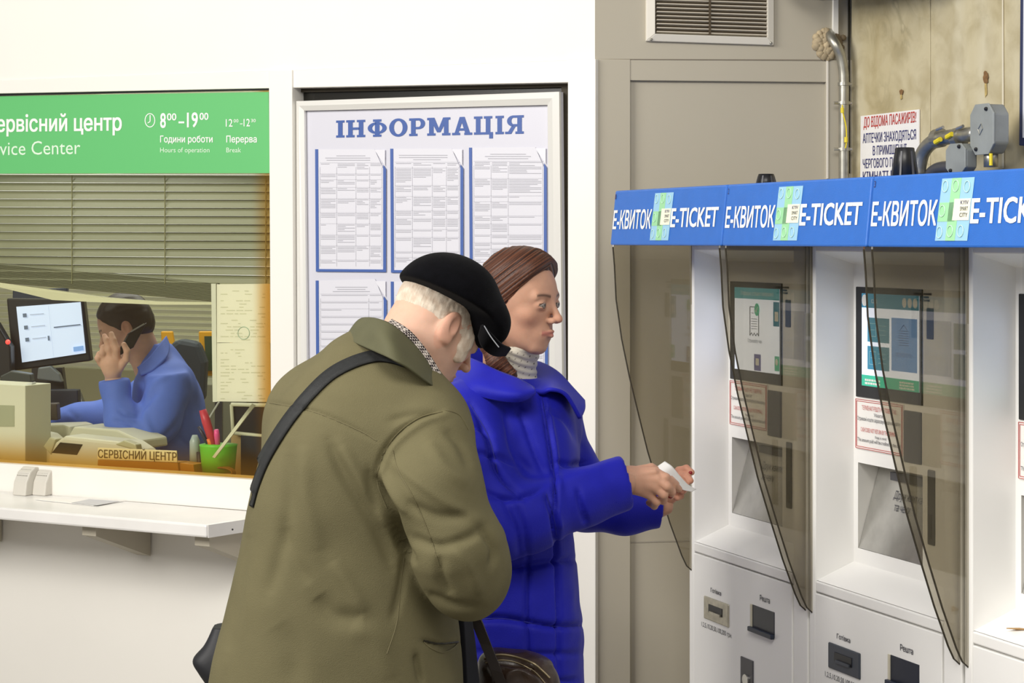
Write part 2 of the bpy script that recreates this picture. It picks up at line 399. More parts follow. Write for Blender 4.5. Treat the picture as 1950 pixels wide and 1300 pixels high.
# ================================================================ GREEN SIGN
sign = empty('service_sign', LW.at(256, 330, -.012), 'long green service centre sign with white opening hours above the blinds', 'sign')
SG = -.008
LWp('sign_panel', [(XL, 331), (513.5, 329.5), (511.5, 175), (XL, railbot(XL)+3)], SG, .006, green, sign)
text_px('lettering', 'Сервісний центр', (-29, 251), (232, 248), (-29, 222), LW, SG+.0008, white, sign, .02)
pw = mat('thin_white_print', '#DDF2DC', .5)
text_px('lettering', 'Service Center', (-41, 296), (153, 293), (-41, 271), LW, SG+.0008, pw, sign)
text_px('lettering', '8', (305, 243), (316, 243), (305, 216), LW, SG+.0008, white, sign, .02)
text_px('lettering', '00', (318, 229), (336, 229), (318, 216), LW, SG+.0008, white, sign, .015)
text_px('lettering', '–', (340, 243), (351, 243), (340, 216), LW, SG+.0008, white, sign, .02)
text_px('lettering', '19', (356, 242), (377, 241.5), (356, 215), LW, SG+.0008, white, sign, .02)
text_px('lettering', '00', (380, 228), (397, 228), (380, 215), LW, SG+.0008, white, sign, .015)
text_px('lettering', '12', (430, 241), (443, 241), (430, 227), LW, SG+.0008, white, sign, .005)
text_px('lettering', '00', (445, 233), (454, 233), (445, 227), LW, SG+.0008, white, sign)
text_px('lettering', '–', (457, 241), (462, 241), (457, 227), LW, SG+.0008, white, sign)
text_px('lettering', '12', (464, 240.5), (476, 240.5), (464, 226.5), LW, SG+.0008, white, sign, .005)
text_px('lettering', '30', (478, 232.5), (487, 232.5), (478, 226.5), LW, SG+.0008, white, sign)
text_px('lettering', 'Години роботи', (305, 271), (405, 271), (305, 259), LW, SG+.0008, white, sign, .015)
text_px('lettering', 'Перерва', (431, 271), (489, 271), (431, 259), LW, SG+.0008, white, sign, .015)
text_px('lettering', 'Hours of operation', (305, 290), (399, 290), (305, 281), LW, SG+.0008, pw, sign)
text_px('lettering', 'Break', (431, 290), (459, 290), (431, 281), LW, SG+.0008, pw, sign)
mb = MB(); n = 36
ro = [LW.at(285.5+10*math.cos(2*math.pi*k/n), 229+13.5*math.sin(2*math.pi*k/n), SG+.0008) for k in range(n)]
ri = [LW.at(285.5+8.4*math.cos(2*math.pi*k/n), 229+11.9*math.sin(2*math.pi*k/n), SG+.0008) for k in range(n)]
mb.add(ro+ri, [(k, (k+1) % n, n+(k+1) % n, n+k) for k in range(n)])
mb.add([LW.at(x, y, SG+.0008) for x, y in [(285, 219), (286.8, 219), (286.8, 231), (285, 231)]], [(0, 1, 2, 3)])
mb.add([LW.at(x, y, SG+.0008) for x, y in [(286.5, 230), (286.5, 232), (281, 235), (281, 233.4)]], [(0, 1, 2, 3)])
mb.build('clock_symbol', white, sign)

# ================================================================ INFORMATION BOARD
board = empty('information_board', LW.at(820, 930, -.03), 'white information board in a pale snap frame, headed with a large blue title', 'notice board')
FO = .002
bo = [(571, 905), (1076, 940), (1068, 175), (568, 193)]; bi = [(590, 880), (1052, 912), (1046, 200), (583, 211)]
LWp('backing_panel', bo, -.014, .014, boardm, board)
for i in range(4):
    j = (i+1) % 4
    A0, A1, B0, B1 = LW.at(*bo[i], -.012), LW.at(*bo[j], -.012), LW.at(*bi[i], -.012), LW.at(*bi[j], -.012)
    M0, M1 = (A0+B0)/2+LW.n*.016, (A1+B1)/2+LW.n*.016
    q0, q1 = A0+LW.n*.010, A1+LW.n*.010; r0, r1 = B0+LW.n*.010, B1+LW.n*.010
    mesh_obj('frame_rail', [A0, A1, q1, q0, M1, M0, r1, r0, B1, B0], [(0, 1, 2, 3), (3, 2, 4, 5), (5, 4, 6, 7), (7, 6, 8, 9)], alum, board, bevel=.0)
# slab-serif title
def slab_title(parent):
    # each glyph in a 0..w x 0..1 box, built from bars; union drawn as overlapping flat bars
    T = .24; S = .13
    def stem(x): return [[(x, 0), (x+T, 0), (x+T, 1), (x, 1)]]
    def serif(x, y, l=.10, r=.10): return [[(x-l, y), (x+T+r, y), (x+T+r, y+S), (x-l, y+S)]]
    def arc(cx, cy, ro, rh, a0, a1, ti=.24, th=.13, n=16):
        out = []
        for k in range(n):
            a = a0+(a1-a0)*k/n; b = a0+(a1-a0)*(k+1)/n
            out.append([(cx+ro*math.cos(a), cy+rh*math.sin(a)), (cx+ro*math.cos(b), cy+rh*math.sin(b)), (cx+(ro-ti)*math.cos(b), cy+(rh-th)*math.sin(b)), (cx+(ro-ti)*math.cos(a), cy+(rh-th)*math.sin(a))])
        return out
    pi = math.pi
    g = {}
    g['І'] = (.44, stem(.10)+serif(.10, 0)+serif(.10, .87))
    g['Н'] = (1.0, stem(.10)+stem(.66)+serif(.10, 0)+serif(.10, .87)+serif(.66, 0)+serif(.66, .87)+[[(.3, .43), (.7, .43), (.7, .57), (.3, .57)]])
    g['Ф'] = (1.08, stem(.42)+serif(.42, 0)+serif(.42, .87)+arc(.54, .5, .50, .34, 0, 2*pi, .23, .12, 26))
    g['О'] = (.96, arc(.48, .5, .48, .52, 0, 2*pi, .25, .14, 30))
    g['Р'] = (.86, stem(.10)+serif(.10, 0)+serif(.10, .87, .1, 0)+[[(.3, .87), (.5, .87), (.5, 1), (.3, 1)], [(.3, .38), (.5, .38), (.5, .51), (.3, .51)]]+arc(.50, .69, .34, .31, -pi/2, pi/2, .23, .13, 14))
    g['М'] = (1.22, stem(.10)+stem(.88)+serif(.10, 0)+serif(.88, 0)+serif(.10, .87, .1, 0)+serif(.88, .87, 0, .1)+[[(.12, 1), (.38, 1), (.70, .18), (.52, .18)], [(1.10, 1), (.84, 1), (.52, .18), (.70, .18)]])
    g['А'] = (1.06, [[(.10, 0), (.30, 0), (.62, 1), (.40, 1)], [(.98, 0), (.72, 0), (.42, 1), (.66, 1)], [(.28, .24), (.78, .24), (.78, .37), (.28, .37)], [(0, 0), (.42, 0), (.42, S), (0, S)], [(.64, 0), (1.06, 0), (1.06, S), (.64, S)]])
    g['Ц'] = (1.04, stem(.10)+stem(.62)+serif(.10, .87)+serif(.62, .87)+[[(0, 0), (1.0, 0), (1.0, S), (0, S)], [(.80, -.22), (1.0, -.22), (1.0, .1), (.80, .1)]])
    g['Я'] = (.98, stem(.62)+serif(.62, 0)+serif(.62, .87, 0, .1)+[[(.4, .87), (.64, .87), (.64, 1), (.4, 1)], [(.4, .40), (.64, .40), (.64, .53), (.4, .53)], [(.34, .45), (.56, .45), (.30, 0), (.06, 0)], [(-.02, 0), (.30, 0), (.30, S), (-.02, S)]]+arc(.42, .70, .34, .30, pi/2, 3*pi/2, .23, .13, 14))
    x = 0; mb = MB(); s = 'ІНФОРМАЦІЯ'; tot = sum(g[c][0] for c in s)+.09*(len(s)-1)
    xl, xr = 640, 998; k = 0
    for ci, c in enumerate(s):
        wd, polys = g[c]
        for pi_, poly in enumerate(polys):
            pts = []
            for (gx, gy) in poly:
                t = (x+gx)/tot; px = xl+(xr-xl)*t
                yb = 262-7.5*t; yt = 229.5-10.5*t
                pts.append(LW.at(px, yb+(yt-yb)*gy, -.0135+.00003*(pi_ % 5)+.0006))
            mb.add(pts, [tuple(range(len(pts)))])
        x += wd+.09
    mb.build('lettering', titleblue, parent)
slab_title(board)
def sheet(x0, x1, y0, y1, seed, dy=0, style=0):
    BO = -.012
    t = empty('document_pocket', LW.at((x0+x1)/2, y1, BO)); t.parent = board; t.matrix_parent_inverse = Matrix.Translation(-board.location)
    # empty as parent part would be unseen; use the paper itself as the part
    bpy.data.objects.remove(t)
    w5 = 5.5
    pp = LW.poly('document_sheet', [(x0+2, y1-2), (x1-2, y1-2+dy), (x1-5, y0+38), (x1-22, y0+1-dy), (x0+2, y0)], BO+.001, .001, sheetm, board)
    LW.poly('pocket_edge', [(x0+1.5, y1), (x0+w5+1.5, y1), (x0+w5, y0), (x0, y0)], BO+.0025, .0012, navy, pp)
    LW.poly('pocket_edge', [(x0+1.5, y1), (x1, y1+dy), (x1, y1-5+dy), (x0+1.5, y1-5)], BO+.0026, .0012, navy, pp)
    LW.poly('pocket_edge', [(x1-w5, y1+dy), (x1, y1+dy), (x1, y0+38), (x1-w5, y0+30)], BO+.0027, .0012, navy, pp)
    mb = MB(); rnd = random.Random(seed)
    X0, X1 = x0+9, x1-8; y = y0+12; A = lambda x, yy: LW.at(x, yy, BO+.0016)
    cols = [0, .27, .58, .80, 1.0] if style == 0 else [0, .25, .5, 1.0]
    if style == 2: cols = [0, .78, 1.0]
    def bar(xa, xb, ya, h=.9):
        mb.add([A(xa, ya+h), A(xb, ya+h), A(xb, ya), A(xa, ya)], [(0, 1, 2, 3)])
    for k in range(3):
        c = (X0+X1)/2; hw = (X1-X0)*rnd.uniform(.2, .45); hw2 = hw
        if y < y0+34: hw2 = min(hw, (X1-22-c))
        bar(c-hw, c+hw2, y, 1.2); y += 4.2
    y += 3
    while y < y1-14:
        h = rnd.choice([8, 12, 18, 24, 30]) if style != 2 else 11
        h = min(h, y1-12-y)
        bar(X0, X1, y-2, .45)
        for ci in range(len(cols)-1):
            a0 = X0+(X1-X0)*cols[ci]+2; a1 = X0+(X1-X0)*cols[ci+1]-2
            nl = int(rnd.uniform(.2, 1)*h/3) if style != 2 else 1
            for r in range(max(1, nl)):
                e = a1 if rnd.random() < .75 else a0+(a1-a0)*rnd.uniform(.3, .9)
                if r % 1 == 0 and a0 < e: bar(a0, e, y+r*3, 1.1)
        y += h+3
    for c in cols: 
        xx = X0+(X1-X0)*c; mb.add([A(xx, y1-10), A(xx+.5, y1-10), A(xx+.5, y0+34), A(xx, y0+34)], [(0, 1, 2, 3)])
    mb.build('print', greyink, pp)
    LW.poly('pocket_flap', [(x1-22, y0+1), (x1-2, y0+1), (x1-2, y0+32)], BO+.003, .0006, mat('clear_flap', '#E4E4EC', .25), pp)
sheet(600, 735, 284, 517, 1, 1); sheet(743, 882, 283, 519, 2, 1); sheet(893, 1041, 281, 521, 3, 2, 1)
sheet(601, 736, 534, 770, 4, 4, 2); sheet(744, 885, 536, 776, 5, 5, 0); sheet(895, 1043, 538, 782, 6, 5, 1)

# ================================================================ SHELF, INTERCOM, PAPER ON SHELF
bk0 = LW.at(471, 972, .008); zt = bk0.z
def at_z(px, py, z):                               # point seen at the pixel at world height z
    t = (CZ-z)/((py-HY)/F); return Vector(((px-CX)/F*t, t, z))
fr = at_z(393, 999, zt); depth = (fr-LW.p).dot(LW.n)
uR = (bk0-LW.p).dot(LW.d); uF = (fr-LW.p).dot(LW.d); uL = 2.9
shelf = empty('counter_shelf', LW.uw(1.6, zt, .1), 'long white laminate shelf with cut corner below the ticket window', 'shelf')
th = .036
MB().prism([LW.uw(uR-.16, zt, .009), LW.uw(uR-.11, zt, .05), LW.uw(uF, zt, depth), LW.uw(uL, zt, depth), LW.uw(uL, zt, .009)], (0, 0, -th)).build('shelf_board', shelfm, shelf, bevel=.006)
MB().prism([LW.uw(uR-.112, zt-.001, .05), LW.uw(uF-.002, zt-.001, depth-.004), LW.uw(uF-.002, zt-th, depth-.004), LW.uw(uR-.112, zt-th, .05)], -LW.d*.002).build('end_cap', mat('end_cap_grey', '#E2E0DC', .4), shelf)
for u in (uF+.02, uF+.42, uF+1.0, uF+1.5):
    MB().prism([LW.uw(u, zt-th, .009), LW.uw(u, zt-th, depth-.04), LW.uw(u, zt-th-.03, depth-.04), LW.uw(u, zt-th-.12, .009)], LW.d*.05).build('bracket', shadepaint, shelf)
MB().sphere(LW.uw(uF-.04, zt-th/2, (depth)*.78), .003, 8).build('screw', black, shelf)
# intercom speaker pair: quarter-round bodies with perforated grilles
for k, (px, lab) in enumerate([(52, 'left one of the two small off-white perforated speaker blocks on the shelf'), (89, 'right one of the two small off-white perforated speaker blocks on the shelf')]):
    base = at_z(px, 941, zt)
    u0 = (base-LW.p).dot(LW.d); o0 = (base-LW.p).dot(LW.n)
    t = empty('desk_speaker', LW.uw(u0, zt, o0), lab, 'speaker', 'speaker pair on the shelf')
    prof = [(0, 0), (0, .082), (.022, .084), (.045, .070), (.062, .040), (.068, 0)]          # (towards viewer, up)
    wd = .052
    MB().prism([LW.uw(u0-wd/2, zt+z, o0-.03+y) for y, z in prof], LW.d*wd).build('shell', mat('intercom_cream', '#D2CEC4', .5), t, bevel=.004)
    mb = MB()
    for i in range(7):
        for j in range(7):
            s_ = (j+1)/8; y = .0455+(.0625-.0455)*s_; z = .069-(.069-.039)*s_*1.0
            y = np.interp(s_, [0, .5, 1], [.028, .052, .0655]); z = np.interp(s_, [0, .5, 1], [.0815, .060, .012])
            c = LW.uw(u0-wd/2+.008+i*.006, zt+z, o0-.03+y+.0008); mb.sphere(c, .0014, 6)
    mb.build('grille_holes', mat('grille_grey', '#7E7B73', .7), t)
pts = [at_z(65, 951, zt+.001), at_z(178, 963, zt+.001), at_z(238, 954, zt+.001), at_z(118, 945, zt+.001)]
o = MB().prism(pts, (0, 0, .0012)).build('paper_leaflet', paperm); tag(o, 'thin white paper leaflet with a grey print lying flat on the shelf', 'leaflet')
pr = [at_z(135, 957, zt+.003), at_z(185, 962, zt+.003), at_z(228, 954, zt+.003), at_z(170, 950, zt+.003)]
o = mesh_obj('print', pr, [(0, 1, 2, 3)], mat('leaflet_print', '#C9C9CC', .6), o)

# ================================================================ TICKET KIOSKS
def panel_v(px):
    r = (px-CX)/F; return (r*K1.y-K1.x)/(NI.x-r*NI.y)
curve_px = [(1163, 470), (1166, 507), (1169, 569), (1179.5, 644), (1194, 715), (1211, 785), (1229, 858), (1251, 930), (1272, 996), (1294, 1056), (1303, 1075), (1313, 1084)]
CURVE = []
for x, y in curve_px:
    v = panel_v(x); p = K1+NI*v; CURVE.append((v, CZ-(y-HY)/F*p.y))
B = .216; Q = .306
screen_white = mat('screen_white', '#DCE4F4', .2, emit=('#C9D6FA', 1.25))
screen_teal = mat('screen_teal', '#3C8D92', .2, emit=('#3F8CA4', .9))
screen_dteal = mat('screen_dark_teal', '#2F6E80', .2, emit=('#2F6F90', .9))
screen_blue = mat('screen_blue', '#5C86C4', .2, emit=('#5C86C4', .85))
screen_green = mat('screen_green', '#2FA083', .2, emit=('#2FA083', .8))
screen_purple = mat('screen_purple', '#4B4A8C', .2, emit=('#4B4A8C', .7))
def kiosk(idx, label, screen):
    u0 = idx*PITCH; root = empty('ticket_kiosk', KP.uw(u0+PITCH/2, 0, -.4), label, 'ticket machine', 'row of ticket machines')
    def K(u, z, v): return KP.uw(u0+u, z, -v)
    def R(name, ua, ub, za, zb, v, th, m, par=root, bevel=0):
        return MB().prism([K(ua, za, v), K(ub, za, v), K(ub, zb, v), K(ua, zb, v)], NI*th).build(name, m, par, bevel=bevel)
    def T(s, ua, ub, zb, cap, v, m, bold=0., par=root):
        return text_on('lettering', s, K(ua, zb, v-.0012), K(ub, zb, v)-K(ua, zb, v), (0, 0, cap), (0, 0, 0), m, par, bold)
    W = PITCH-.006
    # body: side panels, top, lip frame, niche
    b = MB()
    def bx(ua, ub, za, zb, va, vb): b.box(K(ua, za, va), K(ub, za, va)-K(ua, za, va), (0, 0, zb-za), NI*(vb-va))
    bx(.003, W, 0, .06, B+.02, .72)
    bx(.003, .03, .06, 1.66, B, .72); bx(.535, W, .06, 1.66, B, .72)
    bx(.03, .535, 1.642, 1.66, B, .72)
    bx(.03, .535, .06, .915, B+.012, .72)
    bx(.03, .535, .915, 1.645, .38, .72)
    b.build('housing', kioskwhite, root, bevel=.003)
    # niche walls
    n = MB()
    F4 = [K(.03, .917, B+.004), K(.535, .917, B+.004), K(.535, 1.642, B+.004), K(.03, 1.642, B+.004)]
    B4 = [K(.042, .956, Q), K(.52, .956, Q), K(.52, 1.615, Q), K(.042, 1.615, Q)]
    n.add(F4+B4, [(0, 1, 5, 4), (1, 2, 6, 5), (2, 3, 7, 6), (3, 0, 4, 7)])
    n.build('niche_lining', kioskwhite, root)
    # face plate at Q with a hole for the tray
    hp = (.06, .32, .988, 1.177)
    fp = MB()
    for (ua, ub, za, zb) in [(.04, .06, .95, 1.62), (.32, .53, .95, 1.62), (.06, .32, .95, .988), (.06, .32, 1.177, 1.62)]:
        fp.box(K(ua, za, Q), K(ub, za, Q)-K(ua, za, Q), (0, 0, zb-za), NI*.006)
    fp.build('face_plate', kioskwhite, root)
    # receipt tray: steel ramp deep at the top
    tr = MB().prism([K(.062, .989, Q+.001), K(.319, .989, Q+.001), K(.319, 1.176, Q+.056), K(.062, 1.176, Q+.056)], NI*.004).build('receipt_ramp', steel, root)
    mesh_obj('tray_wall', [K(.0605, .988, Q), K(.0605, 1.177, Q), K(.0605, 1.177, Q+.06), K(.0605, .99, Q+.004), K(.3195, .988, Q), K(.3195, 1.177, Q), K(.3195, 1.177, Q+.06), K(.3195, .99, Q+.004)],
             [(0, 1, 2, 3), (4, 7, 6, 5), (1, 5, 6, 2)], tray_white, tr)
    R('receipt_slot', .135, .30, 1.145, 1.163, Q+.036, .012, darkgrey, tr)
    for s, z, ua, ub in (('Друк квитка', 1.107, .15, .262), ('та чеку', 1.082, .162, .225)):
        vv = Q+.001+(z-.989)/(.187)*.055
        o_ = K(ua, z, vv-.0015); text_on('lettering', s, o_, K(ub, z, vv-.0015)-o_, Vector((0, 0, .016))+NI*.0047, (0, 0, 0), darkink, tr)
    # screen
    R('screen_bezel', .056, .322, 1.322, 1.565, Q-.004, .006, bezelm, root, .002)
    sm = R('display', .085, .314, 1.349, 1.551, Q-.0052, .002, screen_white)
    SV = Q-.0056
    def SQ(name, ua, ub, za, zb, m, dv=0): return R(name, ua, ub, za, zb, SV-dv, .0008, m, sm)
    if screen == 'receipt':
        SQ('title_bar', .085, .314, 1.524, 1.551, screen_teal)
        T('Операцію успішно завершено', .12, .29, 1.533, .010, SV-.0005, white, par=sm)
        rp = MB(); A = lambda u, z: K(u, z, SV-.0008)
        zz = [(.168, 1.435)]+[(.168+.0075*i, 1.435+(.007 if i % 2 else 0)) for i in range(1, 7)]+[(.213, 1.435), (.213, 1.505), (.168, 1.505)]
        for i in range(len(zz)):
            a_, b_ = A(*zz[i]), A(*zz[(i+1) % len(zz)]); rp.tube([a_, b_], .0009, 4)
        for z in (1.49, 1.476, 1.47, 1.464, 1.458, 1.452): rp.tube([A(.175, z), A(.175+.03*(1 if z < 1.48 else .4), z)], .0006, 4)
        rp.build('receipt_symbol', darkink, sm)
        rc = MB(); rc.prism([A(.205+.0125*math.cos(t*.3927), 1.499+.0155*math.sin(t*.3927))-NI*.001 for t in range(16)], NI*.0005); rc.build('tick_badge', screen_green, sm)
        MB().tube([A(.199, 1.499)-NI*.0018, A(.203, 1.493)-NI*.0018, A(.211, 1.506)-NI*.0018], .0010, 4).build('tick', white, sm)
        T('Отримайте чек', .158, .232, 1.418, .009, SV-.0005, darkink, par=sm)
        SQ('tile', .285, .314, 1.462, 1.520, screen_dteal); SQ('tile_symbol', .293, .310, 1.474, 1.497, white, .0006)
        SQ('tile', .188, .222, 1.351, 1.391, screen_purple); SQ('tile_symbol', .197, .213, 1.364, 1.381, white, .0006)
        SQ('tile', .292, .314, 1.356, 1.391, screen_green)
        pc = MB(); pc.prism([K(.304+.006*math.cos(t*.524), 1.377+.008*math.sin(t*.524), SV-.0014) for t in range(12)], NI*.0005); pc.build('tile_symbol', white, sm)
    else:
        SQ('title_bar', .085, .314, 1.520, 1.551, screen_dteal)
        for uu in (.259, .280, .301):
            MB().prism([K(uu+.0085*math.cos(t*.524), 1.535+.0105*math.sin(t*.524), SV-.001) for t in range(12)], NI*.0005).build('language_button', white, sm)
        MB().prism([K(.098+.011*math.cos(t*.524), 1.536+.013*math.sin(t*.524), SV-.001) for t in range(12)], NI*.0005).build('emblem', white, sm)
        T('12:42', .128, .152, 1.531, .008, SV-.0005, white, par=sm)
        for za, zb in ((1.446, 1.499), (1.386, 1.437)):
            SQ('tile', .109, .198, za, zb, screen_dteal); mid = (za+zb)/2
            sb = MB()
            for (p_, q_) in (((.120, mid-.014), (.120, mid+.014)), ((.120, mid+.014), (.146, mid+.014)), ((.146, mid+.014), (.146, mid-.014)), ((.146, mid-.014), (.120, mid-.014)), ((.125, mid), (.141, mid))): sb.tube([K(p_[0], p_[1], SV-.001), K(q_[0], q_[1], SV-.001)], .0007, 4)
            for i in range(3): sb.tube([K(.156, mid+.01-i*.01, SV-.001), K(.186, mid+.01-i*.01, SV-.001)], .0006, 4)
            sb.build('tile_symbol', mat('screen_pale', '#7FB0BC', .3, emit=('#7FB0BC', .4)), sm)
        SQ('tile', .207, .307, 1.389, 1.502, screen_blue)
        sb = MB()
        for i in range(7): sb.tube([K(.238, 1.445+i*.005, SV-.001), K(.275, 1.445+i*.005, SV-.001)], .0007, 4)
        sb.tube([K(.244, 1.478, SV-.001), K(.257, 1.488, SV-.001), K(.270, 1.478, SV-.001)], .0008, 4)
        sb.build('tile_symbol', mat('screen_line_blue', '#3E639C', .3, emit=('#3E639C', .4)), sm)
        T('МЕТРОПОЛІТЕН', .228, .288, 1.42, .008, SV-.0005, MATS['screen_line_blue'], par=sm)
        SQ('footer_bar', .085, .314, 1.349, 1.373, screen_green)
        f_ = MB(); textlines(f_, K(.10, 1.353, SV-.001), K(.19, 1.353, SV)-K(.10, 1.353, SV), Vector((0, 0, .014)), 2, 3); textlines(f_, K(.24, 1.352, SV-.001), K(.305, 1.352, SV)-K(.24, 1.352, SV), Vector((0, 0, .018)), 3, 5); f_.build('footer_print', white, sm)
    # notice below the screen
    nt_ = R('cash_notice', .055, .25, 1.208, 1.3195, Q-.003, .002, paperm)
    NV = Q-.0042
    for ins in (0.002, .006):
        e = MB(); c4 = [K(.055+ins, 1.208+ins, NV), K(.25-ins, 1.208+ins, NV), K(.25-ins, 1.3195-ins, NV), K(.055+ins, 1.3195-ins, NV)]
        for i in range(4): e.tube([c4[i], c4[(i+1) % 4]], .0006, 4)
        e.build('red_border', redink, nt_)
    T('ТЕРМІНАЛ РЕШТУ НЕ ПОВЕРТАЄ', .085, .225, 1.296, .009, NV, redink, .0, nt_)
    T('Увага!', .135, .175, 1.284, .007, NV, darkink, .0, nt_)
    T('Отримані кошти зараховуються на картку', .066, .242, 1.272, .008, NV, darkink, .0, nt_)
    T('CASH DOES NOT RETURN BY THE TERMINAL', .080, .228, 1.248, .009, NV, redink, .0, nt_)
    T('Keep in mind', .14, .185, 1.237, .006, NV, darkink, .0, nt_)
    T('The amount paid will be credited to the card', .066, .244, 1.226, .008, NV, darkink, .0, nt_)
    R('card_reader', .2505, .318, 1.198, 1.308, Q-.004, .006, darkgrey, root, .004)
    R('upper_slot', .337, .362, 1.462, 1.527, Q-.003, .005, darkgrey, root, .006)
    cs = R('card_slot', .342, .368, 1.036, 1.192, Q-.004, .006, darkgrey, root, .006)
    R('slot_mouth', .350, .360, 1.05, 1.10, Q-.0052, .003, black, cs)
    mk = MB(); textlines(mk, K(.325, 1.54, Q-.001), K(.355, 1.54, Q)-K(.325, 1.54, Q), Vector((0, 0, .02)), 3, 2); mk.build('print', darkink, root)
    # sill seam and lower door
    R('sill', .031, .534, .893, .916, B-.001, .02, kioskwhite, root, .003)
    dr = R('service_door', .033, .532, .07, .8895, B-.002, .016, kioskwhite, root, .002)
    DV = B-.002
    bm_ = (mat('bill_plate_steel', '#BDB8A8', .35, .6, noise=(50, .2)) if idx == 0 else mat('bill_plate_dark', '#3E434C', .45))
    bl = R('bill_validator', .094, .226, .738, .794, DV-.004, .006, bm_, dr, .004)
    R('bill_mouth', .124, .196, .758, .778, DV-.0055, .004, black, bl)
    R('bill_lip', .134, .19, .757, .763, DV-.009, .005, bm_, bl)
    ch = R('change_tray', .340, .452, .755, .8145, DV-.001, .003, mat('tray_dark', '#1D222E', .35), dr, .001)
    R('tray_edge', .337, .345, .757, .8145, DV-.003, .004, mat('tray_edge_cream', '#CFC9B4', .4), ch)
    R('tray_lip', .335, .452, .752, .763, DV-.010, .010, mat('tray_lip_dark', '#232B3C', .4), ch, .002)
    lk = R('lock_plate', .287, .350, .58, .683, DV-.003, .004, darkgrey, dr, .006)
    MB().tube([K(.318, .632, DV-.003), K(.318, .632, DV-.007)], .014, 16).build('lock_cylinder', steel, lk)
    T('Готівка', .128, .184, .808, .010, DV, darkink, .01, dr)
    T('Решта', .382, .430, .831, .012, DV, darkink, .01, dr)
    T('1,2,5,10,20,50,100,200 грн.', .078, .240, .716, .011, DV, darkink, 0, dr)
    # header: slanted front
    h = MB(); zt0, zb0 = 1.789, 1.655
    h.prism([K(.002, zb0, 0), K(.002, zt0, .014), K(.002, zt0, .66), K(.002, zb0, .66)], U*(PITCH-.004))
    hd = h.build('header', blue, root, bevel=.004)
    def HT(s, ua, ub, za, cap, m, bold, dv=.0012, par=hd):
        f_ = lambda z: .014*(z-zb0)/(zt0-zb0)-dv
        o_ = K(ua, za, f_(za)); text_on('lettering', s, o_, K(ub, za, f_(za))-o_, K(ua, za+cap, f_(za+cap))-o_, (0, 0, 0), m, par, bold)
    def HR(name, ua, ub, za, zb, m, dv=.001, par=None, sh=0):
        f_ = lambda z: .014*(z-zb0)/(zt0-zb0)-dv
        return MB().prism([K(ua, za, f_(za)), K(ub, za, f_(za)), K(ub+sh, zb, f_(zb)), K(ua+sh, zb, f_(zb))], NI*.0004).build(name, m, par or hd)
    HT('Е-КВИТОК', .010, .232, 1.695, .042, white, .022)
    HT('E-TICKET', .338, .578, 1.698, .042, white, .022)
    HT(str(idx+1), .008, .014, 1.768, .012, navyink, 0)
    stk = HR('header_sticker', .233, .334, 1.667, 1.778, paleprint, sh=.006)
    HR('green_band', .266, .296, 1.667, 1.778, palegreen, .0015, stk, .005)
    HR('green_band', .236, .290, 1.701, 1.735, palegreen, .0015, stk, .002)
    HR('white_patch', .283, .334, 1.703, 1.741, mat('cream_patch', '#F4F2DC', .5), .002, stk, .002)
    for q, wd_ in enumerate(('KYIV', 'SMART', 'CITY')): HT(wd_, .306, .330, 1.731-q*.011, .007, navyink if q == 0 else MATS['tray_lip_dark'], 0, .003, stk)
    line = MB()
    def ring(cu, cz, ru, rz):
        f_ = lambda z: .014*(z-zb0)/(zt0-zb0)-.0025
        pts = [K(cu+ru*math.cos(t*.4488), cz+rz*math.sin(t*.4488), f_(cz+rz*math.sin(t*.4488))) for t in range(15)]; line.tube(pts, .0007, 4)
    for cu, cz in ((.253, 1.764), (.286, 1.764), (.321, 1.762), (.25, 1.720), (.28, 1.684), (.313, 1.684), (.247, 1.682)): ring(cu, cz, .009, .010)
    line.build('sticker_symbols', paletrans, stk)
    # tinted side panels
    for up in (.012, .588):
        poly = [K(up, z, v) for v, z in CURVE]+[K(up, 1.65, B)]
        poly = [K(up, 1.66, CURVE[0][0])]+[K(up, z, v) for v, z in CURVE]+[K(up, 1.66, B-.0005)]
        sp_ = MB().prism(poly, U*.006).build('side_panel', tinted, root)
        # polished dark cut edge of the sheet
        MB().tube([K(up+.003, z, v-.001) for v, z in CURVE], .0016, 6).build('cut_edge', mat('acrylic_edge', '#3B362C', .2), sp_)
    return root
kiosk(0, 'farthest of the three white ticket machines, its screen showing a receipt symbol', 'receipt')
kiosk(1, 'middle white ticket machine, its screen showing teal and blue menu tiles', 'menu')
kiosk(2, 'nearest white ticket machine at the right edge, cut off by the frame', 'menu')
# coins/leaf scrap lying in the third kiosk's niche
p = KP.uw(2*PITCH+.13, .9345, -.262)
o = MB().prism([p+Vector((-.03, .01, -.001)), p+Vector((.0, -.012, .001)), p+Vector((.035, -.02, .001)), p+Vector((.02, .012, -.001))], (0, 0, .002)).build('paper_scrap', mat('brown_scrap', '#B08A5A', .8)); tag(o, 'small brown paper scrap on the sill of the nearest ticket machine', 'scrap')
